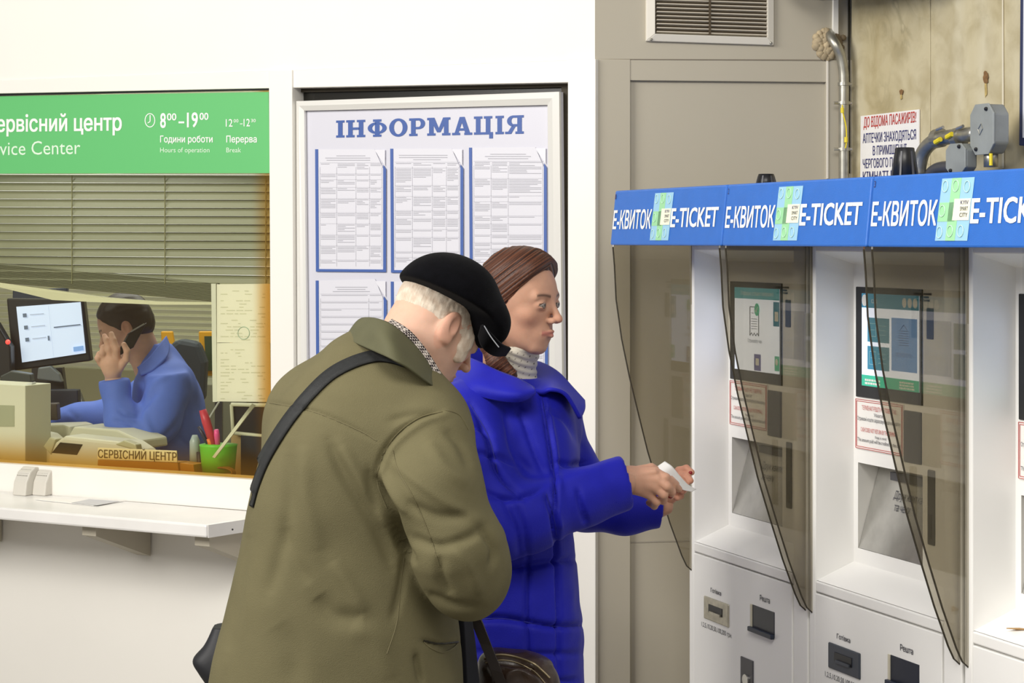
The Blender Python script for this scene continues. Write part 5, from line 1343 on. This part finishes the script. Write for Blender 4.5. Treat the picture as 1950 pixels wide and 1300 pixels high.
patch('collar', [[(1002, 688, 4.50), (1030, 692, 4.50), (1062, 710, 4.46), (1092, 742, 4.42), (1112, 764, 4.40)],
                 [(1010, 715, 4.42), (1030, 718, 4.40), (1058, 730, 4.36), (1088, 754, 4.34), (1112, 780, 4.34)],
                 [(1018, 745, 4.30), (1034, 748, 4.28), (1050, 742, 4.27), (1078, 752, 4.28), (1104, 797, 4.30)]], collarm, coat, .008)
patch('collar', [[(868, 665, 4.52), (900, 662, 4.56), (950, 668, 4.58), (1005, 680, 4.54)], [(872, 690, 4.50), (905, 700, 4.54), (950, 705, 4.56), (1008, 705, 4.50)]], collarm, coat, .012)
def legs_shoes(person, legs, hip, floor_y, px_dir, trm, shm, h=.01):
    pts = [q for l in legs for q in l[0]]; lo = [min(q[i] for q in pts)-.16 for i in range(3)]; hi = [max(q[i] for q in pts)+.16 for i in range(3)]; lo[2] = .03
    g = Grid(lo, hi, h); d = None
    for p_, r_ in legs:
        q = chain(g, p_, [r+.028 for r in r_], .02); d = q if d is None else smin(d, q, .02)
    d = np.maximum(d, .06-g.Z)
    V, Q_ = nets(g, d); np_mesh('trousers', V, Q_, trm, person)
    for p_, r_ in legs:
        a = p_[-1]; g = Grid((a[0]-.22, a[1]-.22, -.01), (a[0]+.32, a[1]+.32, .14), .006); dv = np.array((px_dir[0], px_dir[1], 0.0)); dv /= np.linalg.norm(dv)
        d = smin(ell(g, (a[0], a[1], .055), (.052, .052, .06)), rcone(g, (a[0], a[1], .04), tuple(np.array((a[0], a[1], .035))+dv*.17), .046, .040), .03)
        d = np.maximum(d, .001-g.Z); V, Q_ = nets(g, d); np_mesh('shoe', V, Q_, shm, person)
tr_dark = mat('trousers_dark', '#25262C', .8, bump=(300, .2)); shoe = mat('shoe_black', '#141414', .4)
legs_shoes(woman, legs_w, None, 0, (1, -.3), tr_dark, shoe)
# the white slip
slip = patch('ticket_slip', [[(1250, 889, 4.325), (1262, 900, 4.315), (1280, 918, 4.325), (1300, 932, 4.35), (1318, 936, 4.38)],
                             [(1266, 878, 4.34), (1280, 888, 4.33), (1295, 906, 4.345), (1310, 922, 4.37), (1326, 931, 4.40)]], paperm, None, .0008)
tag(slip, 'narrow curled white paper slip pinched in the woman\'s fingers', 'ticket')

# ---------------------------------------------------------------- man in the olive jacket
MZ = 3.72
Rm = frame(math.radians(33), math.radians(35)); Cm = np.array(P(827, 620, 3.80)); SKM = (.68, .42, .31)
hv, hq, hc, MWd, _ = head(Cm, Rm, .99, .0022, False, neckdir=P(752, 740, 3.80), neckr=.066, old=True, skin=SKM, browcol=(.6, .55, .5), lipcol=(.5, .25, .2))
mrows = rows_px([(632, 665, 742, 3.79, .06), (650, 632, 792, 3.78, .10), (675, 604, 812, 3.77, .13), (700, 576, 830, 3.76, .155), (730, 548, 850, 3.75, .175), (760, 530, 868, 3.75, .19), (800, 514, 876, 3.745, .20), (860, 498, 866, 3.74, .205), (940, 477, 850, 3.74, .205), (1020, 461, 842, 3.74, .20), (1100, 443, 856, 3.74, .20), (1180, 425, 870, 3.74, .205), (1260, 405, 878, 3.74, .21), (1340, 390, 884, 3.74, .215), (1440, 378, 890, 3.74, .22), (1540, 372, 892, 3.74, .22)], MZ)
armM = [P(812, 838, 3.62), P(825, 930, 3.57), P(868, 1040, 3.56), P(884, 1088, 3.58), P(895, 1040, 3.72), P(900, 1020, 3.92)]
armL = [P(640, 800, 3.90), P(640, 980, 3.95), P(700, 1080, 3.98), P(850, 1040, 4.0)]
legs_m = [([tup(P(560, 1500, 3.72)), tup(P(570, 1800, 3.70)), (P(570, 1800, 3.72).x, 3.74, .08)], [.095, .065, .045]), ([tup(P(720, 1500, 3.76)), tup(P(730, 1800, 3.74)), (P(735, 1800, 3.76).x, 3.80, .08)], [.095, .065, .045])]
cb = core_body(mrows, [([tup(p) for p in armM], [.055, .05, .045, .042, .036, .028]), ([tup(p) for p in armL], [.05, .045, .04, .028])], legs_m, skin=SKM)
parts = [(hv, hq, hc), cb]
for (wx, wy, wz) in ((884, 1018, 3.98), (858, 1040, 4.03)):      # hands meeting in front of him, over the bag he searches
    g = Grid(*bbox_px(wx-70, wx+110, wy-110, wy+90, wz, wz-.08, wz+.16), .003); d = chain(g, PP([(wx-10, wy+6, wz-.03), (wx, wy, wz), (wx-14, wy-12, wz+.05)]), [.028, .03, .03], .01)
    for k in range(4): d = smin(d, chain(g, PP([(wx-26+k*7, wy-10+k*6, wz+.05), (wx-30+k*7, wy+k*6+4, wz+.08), (wx-30+k*7, wy+k*6+20, wz+.08)]), [.0115, .0105, .009], .004), .004)
    d = smin(d, chain(g, PP([(wx-2, wy, wz+.02), (wx-34, wy+6, wz+.03), (wx-40, wy+20, wz+.05)]), [.014, .012, .01], .004), .005)
    a, b = nets(g, d); parts.append((a, b, np.tile(np.array(SKM), (len(a), 1))))
V, Q_, C_ = merge(parts); man = np_mesh('person', V, Q_, skinm, None, C_)
tag(man, 'elderly man in an olive jacket and black flat cap, bent forward with his back turned', 'person', 'customers at the ticket machines')
uM = .0099
for sg in (-1, 1): eyeball('eye', Cm, Rm, uM, sg, man, '#5A6A78')
# short white hair
g = Grid(Cm-.16, Cm+.16, .0024); E_ = lambda c, r: ell(g, MWd(*c), [q*uM for q in r], Rm)
lx = ((g.X-Cm[0])*Rm[0][0]+(g.Y-Cm[1])*Rm[0][1]+(g.Z-Cm[2])*Rm[0][2])/uM; ly = ((g.X-Cm[0])*Rm[1][0]+(g.Y-Cm[1])*Rm[1][1]+(g.Z-Cm[2])*Rm[1][2])/uM; lz = ((g.X-Cm[0])*Rm[2][0]+(g.Y-Cm[1])*Rm[2][1]+(g.Z-Cm[2])*Rm[2][2])/uM
d = E_((-.45, 0, 3.1), (9.3, 7.75, 8.8))
lim = np.where(lx < 0, -4.6+.12*lx+0*lz, -4.6+1.6*lx)
d = smax(d, (lim-lz)*uM*.75, .006)
d = smax(d, (lx-5.5)*uM, .01)
for sg in (-1, 1):
    d = smax(d, -E_((-.6, sg*8.2, -.6), (2.3, 1.9, 3.2)), .006)
    d = smin(d, E_((4.2, sg*6.0, -.2), (1.8, 1.1, 2.6)), .010)
    d = smin(d, E_((5.0, sg*5.35, -2.8), (1.5, .9, 2.0)), .012)
V, Q_ = nets(g, d); N_ = vnormals(V, Q_); L_ = (V-Cm)@Rm.T/uM
n1 = vnoise(V, 900, 1); n2 = vnoise(V, 300, 2); V = V+N_*(n1*.0010+n2*.0012)[:, None]
t = np.clip(.55+.5*n1+.6*n2, 0, 1)[:, None]; cc = np.array((.56, .42, .31))*(1-t)+np.array((.78, .68, .56))*t
np_mesh('hair', V, Q_, mat('white_hair', '#E6DCCB', .7, vcol=True, bump=(900, .6)), man, cc)
# flat cap
Rc = frame(math.radians(28), math.radians(29)); Cc = np.array(P(858, 580, 3.78))
g = Grid(Cc-.17, Cc+.17, .0026); u1 = .01
def CW_(x, y, z): return Cc+(Rc[0]*x+Rc[1]*y+Rc[2]*z)*u1
d = ell(g, CW_(-.6, 0, -.6), (.108, .106, .100), Rc)
d = smax(d, halfspace(g, CW_(0, 0, .2), -Rc[2]), .010)
d = smin(d, ell(g, CW_(7.4, 0, .4), (.046, .080, .040), Rc), .03)
d = smin(d, ell(g, CW_(8.9, 0, -1.6), (.024, .07, .026), Rc), .02)
V, Q_ = nets(g, d); N_ = vnormals(V, Q_); V = V+N_*(vnoise(V, 60, 5)*.0014)[:, None]
capm = mat('cap_velvet', '#07070B', .9, noise=(60, .3), bump=(700, .4), sheen=.03, spec=.06)
cap = np_mesh('flat_cap', V, Q_, capm, man)
patch('cap_peak', [[(918, 618, 3.72), (934, 634, 3.70), (956, 655, 3.74), (972, 662, 3.86)], [(912, 640, 3.74), (920, 662, 3.73), (940, 676, 3.78), (962, 676, 3.90)]], capm, cap, .005)
o = MB().tube([P(x, y, 3.69) for x, y in spl([(922, 620), (934, 640), (950, 661)])], .0011, 6).build('peak_piping', mat('piping_silver', '#C9CDD6', .3, .6), cap)
# jacket
jm = mat('olive_cloth', '#6C664A', .8, noise=(14, .06), bump=(650, .5), spec=.2)
g = Grid(*bbox_px(350, 1010, 625, 1545, 3.75, 3.43, 4.08), .0048)
d = loft(g, mrows, 2.5)
d = smin(d, ell(g, P(800, 822, 3.66), (.095, .10, .095)), .05); d = smin(d, ell(g, P(590, 800, 3.80), (.085, .10, .10)), .05)
arm = chain(g, [tup(p) for p in armM], [.088, .084, .079, .070, .062, .052], .03)
arm = smin(arm, ell(g, P(898, 1085, 3.60), (.056, .07, .080)), .05)
d = smin(d, arm, .016); d = smin(d, chain(g, [tup(p) for p in armL[1:]], [.07, .065, .05], .03), .02)
V, Q_ = nets(g, d); V = smoothmesh(V, Q_, 1)
c2 = lambda l: [(360+x/1.806, 580+y/1.806) for x, y in l]
MF = [(c2([(480, 470), (540, 600), (640, 760), (700, 900)]), -.0075, 11), (c2([(520, 480), (600, 620), (680, 770)]), .006, 12), (c2([(345, 500), (340, 700), (300, 900), (270, 1000)]), -.005, 15),
      (c2([(400, 480), (400, 650), (450, 850)]), .004, 16), (c2([(330, 760), (360, 880), (420, 960)]), -.0045, 14), (c2([(490, 880), (560, 980), (600, 1060)]), .005, 14), (c2([(440, 1000), (500, 1070), (600, 1080)]), -.006, 18),
      (c2([(648, 600), (690, 700), (730, 820), (770, 880)]), -.016, 7), (c2([(620, 560), (625, 640), (650, 720)]), -.005, 9), (c2([(740, 870), (730, 960), (700, 1080)]), -.005, 8),
      (c2([(700, 540), (800, 620), (900, 690), (1010, 745)]), .0045, 10), (c2([(740, 680), (860, 730), (970, 720)]), -.005, 11), (c2([(760, 800), (860, 830), (960, 800), (1020, 760)]), -.006, 10),
      (c2([(860, 860), (870, 940), (900, 1000)]), -.006, 10), (c2([(900, 830), (960, 900), (1000, 1000)]), .005, 12), (c2([(1010, 770), (1050, 840), (1040, 900)]), -.008, 8), (c2([(820, 990), (900, 1030), (1000, 1040)]), -.006, 9),
      (c2([(690, 400), (760, 380), (860, 365)]), -.004, 8), (c2([(265, 335), (400, 360), (500, 395), (640, 465)]), -.0035, 5), (c2([(870, 370), (800, 385), (730, 430), (680, 490), (650, 560), (645, 620)]), -.006, 5),
      (c2([(890, 375), (815, 400), (750, 445), (700, 500), (672, 570)]), .004, 7), (c2([(200, 780), (170, 960), (130, 1200)]), -.004, 14), (c2([(560, 1100), (640, 1150), (700, 1290)]), .004, 20), (c2([(300, 1100), (360, 1200), (360, 1300)]), -.004, 24),
      (c2([(880, 430), (930, 480), (965, 560)]), -.005, 9), (c2([(820, 470), (880, 560), (960, 620)]), .004, 12), (c2([(800, 1155), (870, 1170), (930, 1160)]), -.006, 5), (c2([(780, 1200), (790, 1250), (800, 1300)]), -.007, 6), (c2([(660, 560), (700, 650), (750, 720)]), .006, 8)]
V = folds(V, Q_, [(p_, d_*1.35, w__) for p_, d_, w__ in MF]); N_ = vnormals(V, Q_); V = V+N_*(vnoise(V, 26, 8)*.003+vnoise(V, 75, 9)*.0008)[:, None]
jk = np_mesh('jacket', V, Q_, jm, man); bvm = bvh_of(jk)
sm_ = mat('olive_seam', '#6A6345', .8)
for pts in ([(265, 335), (400, 360), (500, 395), (600, 440), (645, 468)], [(872, 368), (800, 385), (730, 430), (680, 490), (652, 560), (648, 620), (680, 700)], [(700, 500), (720, 570), (770, 660), (830, 800), (860, 900)], [(740, 870), (728, 960), (715, 1090), (680, 1200)], [(880, 362), (930, 380), (960, 430)]):
    seam('seam', bvm, c2(pts), sm_, jk, .0010)
seam('pocket_zip', bvm, c2([(806, 1154), (860, 1164), (925, 1160)]), mat('zip_dark', '#2E2C20', .5), jk, .0020)
seam('pocket_edge', bvm, c2([(806, 1160), (830, 1180), (870, 1195), (905, 1182), (925, 1162)]), sm_, jk, .0014)
olived = mat('olive_collar', '#55543A', .75, noise=(20, .08), bump=(650, .35))
jc = patch('collar', [[(664, 634, 3.80), (690, 606, 3.76), (738, 614, 3.66), (784, 652, 3.655), (818, 696, 3.67), (843, 742, 3.69)],
                 [(660, 640, 3.76), (690, 632, 3.70), (735, 642, 3.60), (778, 678, 3.60), (812, 712, 3.62), (842, 744, 3.66)],
                 [(657, 644, 3.73), (697, 662, 3.64), (742, 682, 3.56), (780, 702, 3.565), (810, 726, 3.59), (841, 747, 3.645)]], olived, jk, .004)
bvc = bvh_of(jc)
for dy in (0, 5): seam('stitching', bvc, [(675, 624+dy), (705, 626+dy), (745, 640+dy), (785, 674+dy), (815, 706+dy)], mat('stitch_pale', '#8F8A66', .8), jc, .0006, .003)
def plaid():
    m = bpy.data.materials.new('shirt_plaid'); m.use_nodes = True; N = m.node_tree.nodes; L = m.node_tree.links; b = N['Principled BSDF']; b.inputs['Roughness'].default_value = .8
    ck = N.new('ShaderNodeTexChecker'); ck.inputs['Scale'].default_value = 230; tc = N.new('ShaderNodeTexCoord'); L.new(tc.outputs['Object'], ck.inputs[0])
    ck.inputs[1].default_value = (*lin('#D9CEC4'), 1); ck.inputs[2].default_value = (*lin('#2A2024'), 1); L.new(ck.outputs[0], b.inputs['Base Color']); return m
patch('shirt_collar', [[(746, 608, 3.70), (779, 629, 3.67), (809, 663, 3.675), (834, 702, 3.685), (853, 738, 3.70)], [(734, 618, 3.665), (766, 640, 3.648), (794, 676, 3.65), (820, 714, 3.66), (843, 745, 3.68)]], plaid(), man, .003)
legs_shoes(man, legs_m, None, 0, (.9, .4), tr_dark, shoe)
o = patch('sweater_front', [[(872, 1165, 3.80), (888, 1165, 3.86)], [(876, 1230, 3.80), (897, 1230, 3.86)], [(880, 1310, 3.80), (905, 1310, 3.86)]], mat('navy_knit', '#11121C', .9), man, .02)
# shoulder bag: strap over the back, bag at the far hip
sb = empty('shoulder_bag', P(420, 1300, 3.9), 'black cross-body bag at the man\'s hip, its broad strap across his back', 'bag')
strapm = mat('strap_webbing', '#1D1F20', .6, noise=(120, .3), bump=(900, .5))
ribbon('strap', bvm, [(772, 690), (745, 682), (714, 680), (670, 693), (626, 718), (581, 763), (543, 812), (506, 873), (485, 923), (474, 962)], 10.5, strapm, sb, .004, .003, 10)
ra = np.array(sorted(mrows)); vs = []
for k in range(15):                                # strap wrapping round his far side down to the bag
    t_ = k/14; Z_ = CZ-(962+t_*248-HY)/F*MZ; xc_, a_, yc_, b_ = [float(np.interp(Z_, ra[:, 0], ra[:, j])) for j in (1, 2, 3, 4)]
    for wd_ in (-.011, .011):
        th_ = .12+t_*.80+wd_*3
        n_ = 2.5; cx_, sx_ = math.cos(th_), math.sin(th_)
        vs.append((xc_-(a_-.001)*abs(cx_)**(2/n_), yc_+(b_+.003)*math.copysign(abs(sx_)**(2/n_), sx_), Z_+wd_*.6))
o = mesh_obj('strap', vs, [(2*i, 2*i+1, 2*i+3, 2*i+2) for i in range(14)], strapm, sb, True); md = o.modifiers.new('s', 'SOLIDIFY'); md.thickness = .004
g = Grid(*bbox_px(355, 520, 1180, 1420, 3.95, 3.86, 4.06), .004)
d = loft(g, rows_px([(1190, 405, 450, 3.96, .03), (1225, 388, 470, 3.96, .045), (1255, 369, 490, 3.96, .055), (1275, 380, 495, 3.96, .06), (1300, 395, 500, 3.96, .06), (1400, 410, 500, 3.96, .06)], 3.96), 3)
V, Q_ = nets(g, d); N_ = vnormals(V, Q_); V = V+N_*(vnoise(V, 50, 3)*.004)[:, None]; np_mesh('bag', V, Q_, mat('bag_black', '#14151B', .6, noise=(30, .2)), sb)
# brown handbag in front of the coat
hb = empty('handbag', P(985, 1400, 3.98), 'shiny brown handbag with a pale zip hanging before the blue coat', 'bag')
g = Grid(*bbox_px(880, 1100, 1215, 1560, 4.0, 3.84, 4.08), .004)
d = loft(g, rows_px([(1238, 930, 1000, 3.98, .02), (1250, 915, 1040, 3.98, .05), (1272, 908, 1058, 3.98, .062), (1310, 902, 1068, 3.98, .07), (1420, 896, 1080, 3.98, .078), (1520, 900, 1078, 3.98, .07)], 3.98), 2.4)
V, Q_ = nets(g, d); V = folds(V, Q_, [([(935, 1262), (985, 1262), (1030, 1285), (1050, 1310)], -.010, 7), ([(960, 1290), (990, 1275), (1030, 1300)], .008, 8), ([(920, 1270), (940, 1300)], -.006, 6)]); N_ = vnormals(V, Q_); V = V+N_*(vnoise(V, 60, 6)*.005)[:, None]
bagm = mat('bag_leather', '#3A2A20', .32, noise=(40, .35), bump=(200, .3)); bg_ = np_mesh('bag', V, Q_, bagm, hb); bvb = bvh_of(bg_)
seam('zip', bvb, [(922, 1254), (950, 1247), (985, 1252), (1020, 1266), (1046, 1290)], mat('zip_brass', '#A8997A', .35, .7), bg_, .0022, .001)
seam('piping', bvb, [(925, 1262), (955, 1257), (985, 1262), (1015, 1277), (1038, 1302)], mat('zip_brass', '#A8997A', .35, .7), bg_, .0012, .001)
mb = MB(); a = [P(893, 1150, 3.86), P(908, 1180, 3.89), P(925, 1225, 3.90), P(945, 1275, 3.90), P(962, 1320, 3.91)]; vs = []
for p_ in a: vs += [p_-Vector((.0115, 0, -.003)), p_+Vector((.0115, 0, -.003))]
o = mesh_obj('strap', vs, [(2*i, 2*i+1, 2*i+3, 2*i+2) for i in range(4)], mat('strap_brown', '#2A211E', .5), hb); md = o.modifiers.new('s', 'SOLIDIFY'); md.thickness = .006

# ---------------------------------------------------------------- clerk behind the glass
QZ = 6.75; Rq = frame(math.radians(186), math.radians(24)); Cq = np.array(P(240, 622, QZ)); SKC = (.62, .38, .29)
hv, hq, hc, QW, _ = head(Cq, Rq, .95, .0034, True, neckdir=P(292, 715, 6.77), neckr=.052, skin=SKC, browcol=(.05, .03, .025), lipcol=(.5, .2, .17))
crow = rows_px([(655, 288, 322, 6.78, .055), (675, 272, 338, 6.78, .09), (700, 262, 355, 6.78, .13), (730, 254, 372, 6.78, .16), (770, 250, 384, 6.78, .175), (820, 250, 388, 6.78, .18), (880, 252, 380, 6.78, .17), (960, 255, 375, 6.78, .16), (1060, 255, 380, 6.78, .17)], QZ)
an = [P(322, 735, 6.62), P(300, 800, 6.56), P(262, 838, 6.52), P(232, 800, 6.52), P(218, 735, 6.56), P(214, 716, 6.57)]
af = [P(295, 745, 6.92), P(225, 790, 6.92), P(150, 800, 6.90), P(70, 812, 6.86)]
legc = [([tup(P(320, 1090, 6.72)), tup(P(130, 1110, 6.66)), (P(120, 1100, 6.66).x, 6.66, .08)], [.085, .06, .045]), ([tup(P(320, 1090, 6.88)), tup(P(140, 1110, 6.90)), (P(130, 1100, 6.9).x, 6.90, .08)], [.085, .06, .045])]
cb = core_body(crow, [([tup(p) for p in an], [.045, .042, .038, .034, .027, .025]), ([tup(p) for p in af], [.045, .04, .035, .026])], legc, skin=SKC)
g = Grid(*bbox_px(170, 300, 610, 740, 6.55, 6.44, 6.68), .0028)
d = chain(g, PP([(216, 725, 6.57), (214, 705, 6.56), (212, 690, 6.55)]), [.025, .027, .030], .012); d = smin(d, ell(g, P(214, 692, 6.55), (.040, .020, .036)), .015)
for pts, rs in [([(222, 682, 6.54), (222, 665, 6.525), (216, 648, 6.53), (212, 636, 6.54)], [.0125, .0115, .0105, .009]),
                ([(212, 680, 6.54), (208, 664, 6.53), (203, 648, 6.54), (199, 640, 6.55)], [.0125, .0115, .0105, .009]),
                ([(200, 684, 6.545), (195, 672, 6.53), (197, 662, 6.54), (203, 658, 6.55)], [.012, .011, .010, .009]),
                ([(192, 692, 6.55), (186, 682, 6.535), (189, 674, 6.54), (195, 672, 6.55)], [.011, .010, .009, .008]),
                ([(228, 700, 6.55), (240, 684, 6.53), (242, 668, 6.52), (236, 656, 6.52)], [.013, .0115, .0105, .009])]:
    d = smin(d, chain(g, PP(pts), rs, .004), .005)
a, b = nets(g, d); pc = (a, b, np.tile(np.array(SKC)*1.12, (len(a), 1)))
g = Grid(*bbox_px(20, 90, 790, 840, 6.86, 6.76, 6.96), .004); d = chain(g, PP([(72, 812, 6.86), (56, 816, 6.85)]), [.026, .024], .01)
for k in range(4): d = smin(d, chain(g, PP([(54, 812+k*1.5, 6.83+k*.018), (42, 816+k, 6.82+k*.018), (34, 822+k, 6.82+k*.018)]), [.011, .010, .008], .004), .005)
d = smin(d, chain(g, PP([(66, 818, 6.82), (52, 822, 6.80)]), [.012, .009], .004), .006)
a, b = nets(g, d); pc2 = (a, b, np.tile(np.array(SKC), (len(a), 1)))
V, Q_, C_ = merge([(hv, hq, hc), cb, pc, pc2]); clerk = np_mesh('person', V, Q_, skinm, None, C_)
tag(clerk, 'seated clerk in a blue shirt behind the glass, holding a phone to the ear', 'person')
uQ = .0095
for sg in (-1, 1): eyeball('eye', Cq, Rq, uQ, sg, clerk)
g = Grid(Cq-.17, Cq+.17, .0036); E_ = lambda c, r: ell(g, QW(*c), [q*uQ for q in r], Rq)
lx = ((g.X-Cq[0])*Rq[0][0]+(g.Y-Cq[1])*Rq[0][1]+(g.Z-Cq[2])*Rq[0][2])/uQ; lz = ((g.X-Cq[0])*Rq[2][0]+(g.Y-Cq[1])*Rq[2][1]+(g.Z-Cq[2])*Rq[2][2])/uQ
d = E_((-.6, 0, 3.6), (9.8, 8.2, 8.9)); d = smin(d, E_((-4.5, 0, -1), (5.6, 6.6, 5.5)), .03)
d = smax(d, np.where(lz > 1, (lx-(3.4+.75*(lz-1))), (lx-(3.2+.9*(lz-1))))*uQ*.8, .008)
for sg in (-1, 1): d = smax(d, -E_((-.6, sg*8.4, -.8), (2.0, 1.9, 2.8)), .006)
V, Q_ = nets(g, d); N_ = vnormals(V, Q_); V = V+N_*(vnoise(V, 200, 4)*.0015)[:, None]
np_mesh('hair', V, Q_, mat('dark_hair', '#2A211D', .45, noise=(80, .3)), clerk)
shirtm = mat('shirt_blue', '#5878D8', .7, noise=(25, .06), bump=(300, .2))
g = Grid(*bbox_px(50, 410, 640, 1060, 6.75, 6.40, 7.05), .0062)
d = loft(g, crow, 2.3); d = smin(d, ell(g, P(325, 735, 6.68), (.085, .09, .085)), .05)
arm = chain(g, [tup(p) for p in an], [.078, .072, .062, .052, .045, .044], .03); arm = smax(arm, halfspace(g, P(217, 722, 6.57), (-.1, 0, 1)), .005); d = smin(d, arm, .018)
fa = chain(g, [tup(p) for p in af], [.075, .065, .055, .045], .03); fa = smax(fa, halfspace(g, P(74, 812, 6.86), (-1, 0, -.1)), .005); d = smin(d, fa, .02)
V, Q_ = nets(g, d); V = smoothmesh(V, Q_, 1)
SF = [([(320, 715), (295, 730), (275, 755)], .006, 6), ([(300, 745), (272, 775), (262, 800)], -.008, 6), ([(225, 780), (240, 790), (262, 795)], -.006, 4), ([(215, 800), (240, 806), (258, 812)], -.006, 4), ([(270, 780), (285, 820), (300, 850)], .006, 8),
      ([(365, 760), (345, 800), (300, 845)], -.006, 8), ([(250, 700), (270, 730), (262, 780)], -.008, 6), ([(340, 830), (360, 850), (380, 850)], -.006, 6), ([(130, 780), (150, 800)], -.006, 5), ([(350, 720), (372, 760), (378, 800)], -.004, 8)]
V = folds(V, Q_, SF); N_ = vnormals(V, Q_); V = V+N_*(vnoise(V, 45, 2)*.004)[:, None]; sh_ = np_mesh('shirt', V, Q_, shirtm, clerk)
patch('collar', [[(262, 700, 6.66), (285, 680, 6.66), (306, 652, 6.70), (316, 640, 6.76)], [(268, 715, 6.62), (292, 705, 6.62), (318, 680, 6.66), (322, 655, 6.74)]], shirtm, sh_, .006)
legs_shoes(clerk, legc, None, 0, (-1, 0), tr_dark, shoe, .014)
ph_ = empty('mobile_phone', P(248, 648, 6.56), 'black mobile phone held to the clerk\'s ear', 'phone')
a_ = P(236, 672, 6.545); b_ = P(262, 624, 6.565); ax = (b_-a_); wv = Vector((.030, .010, .018)); nv = ax.cross(wv).normalized()*.010
MB().prism([a_-wv, a_+wv, b_+wv, b_-wv], nv).build('case', black, ph_, bevel=.004)
MB().tube([b_-wv*.7-nv*.15, b_+wv*.7-nv*.15], .0028, 6).build('earpiece_trim', steel, ph_)
oc = empty('office_chair', P(330, 1400, 6.9), 'office chair the clerk sits on, mostly hidden by the desk', 'chair')
sx = P(320, 1110, 6.8); MB().box((sx.x-.25, 6.55, .40), (.5, 0, 0), (0, .5, 0), (0, 0, .06)).build('seat', mat('chair_slate', '#2E3A44', .6), oc, bevel=.015)
MB().tube([(sx.x, 6.8, .06), (sx.x, 6.8, .41)], .03, 12).build('column', black, oc)
for k in range(5):
    a_ = k*1.2566+.3; MB().tube([(sx.x, 6.8, .09), (sx.x+.27*math.cos(a_), 6.8+.27*math.sin(a_), .03)], .018, 8).build('leg', black, oc)
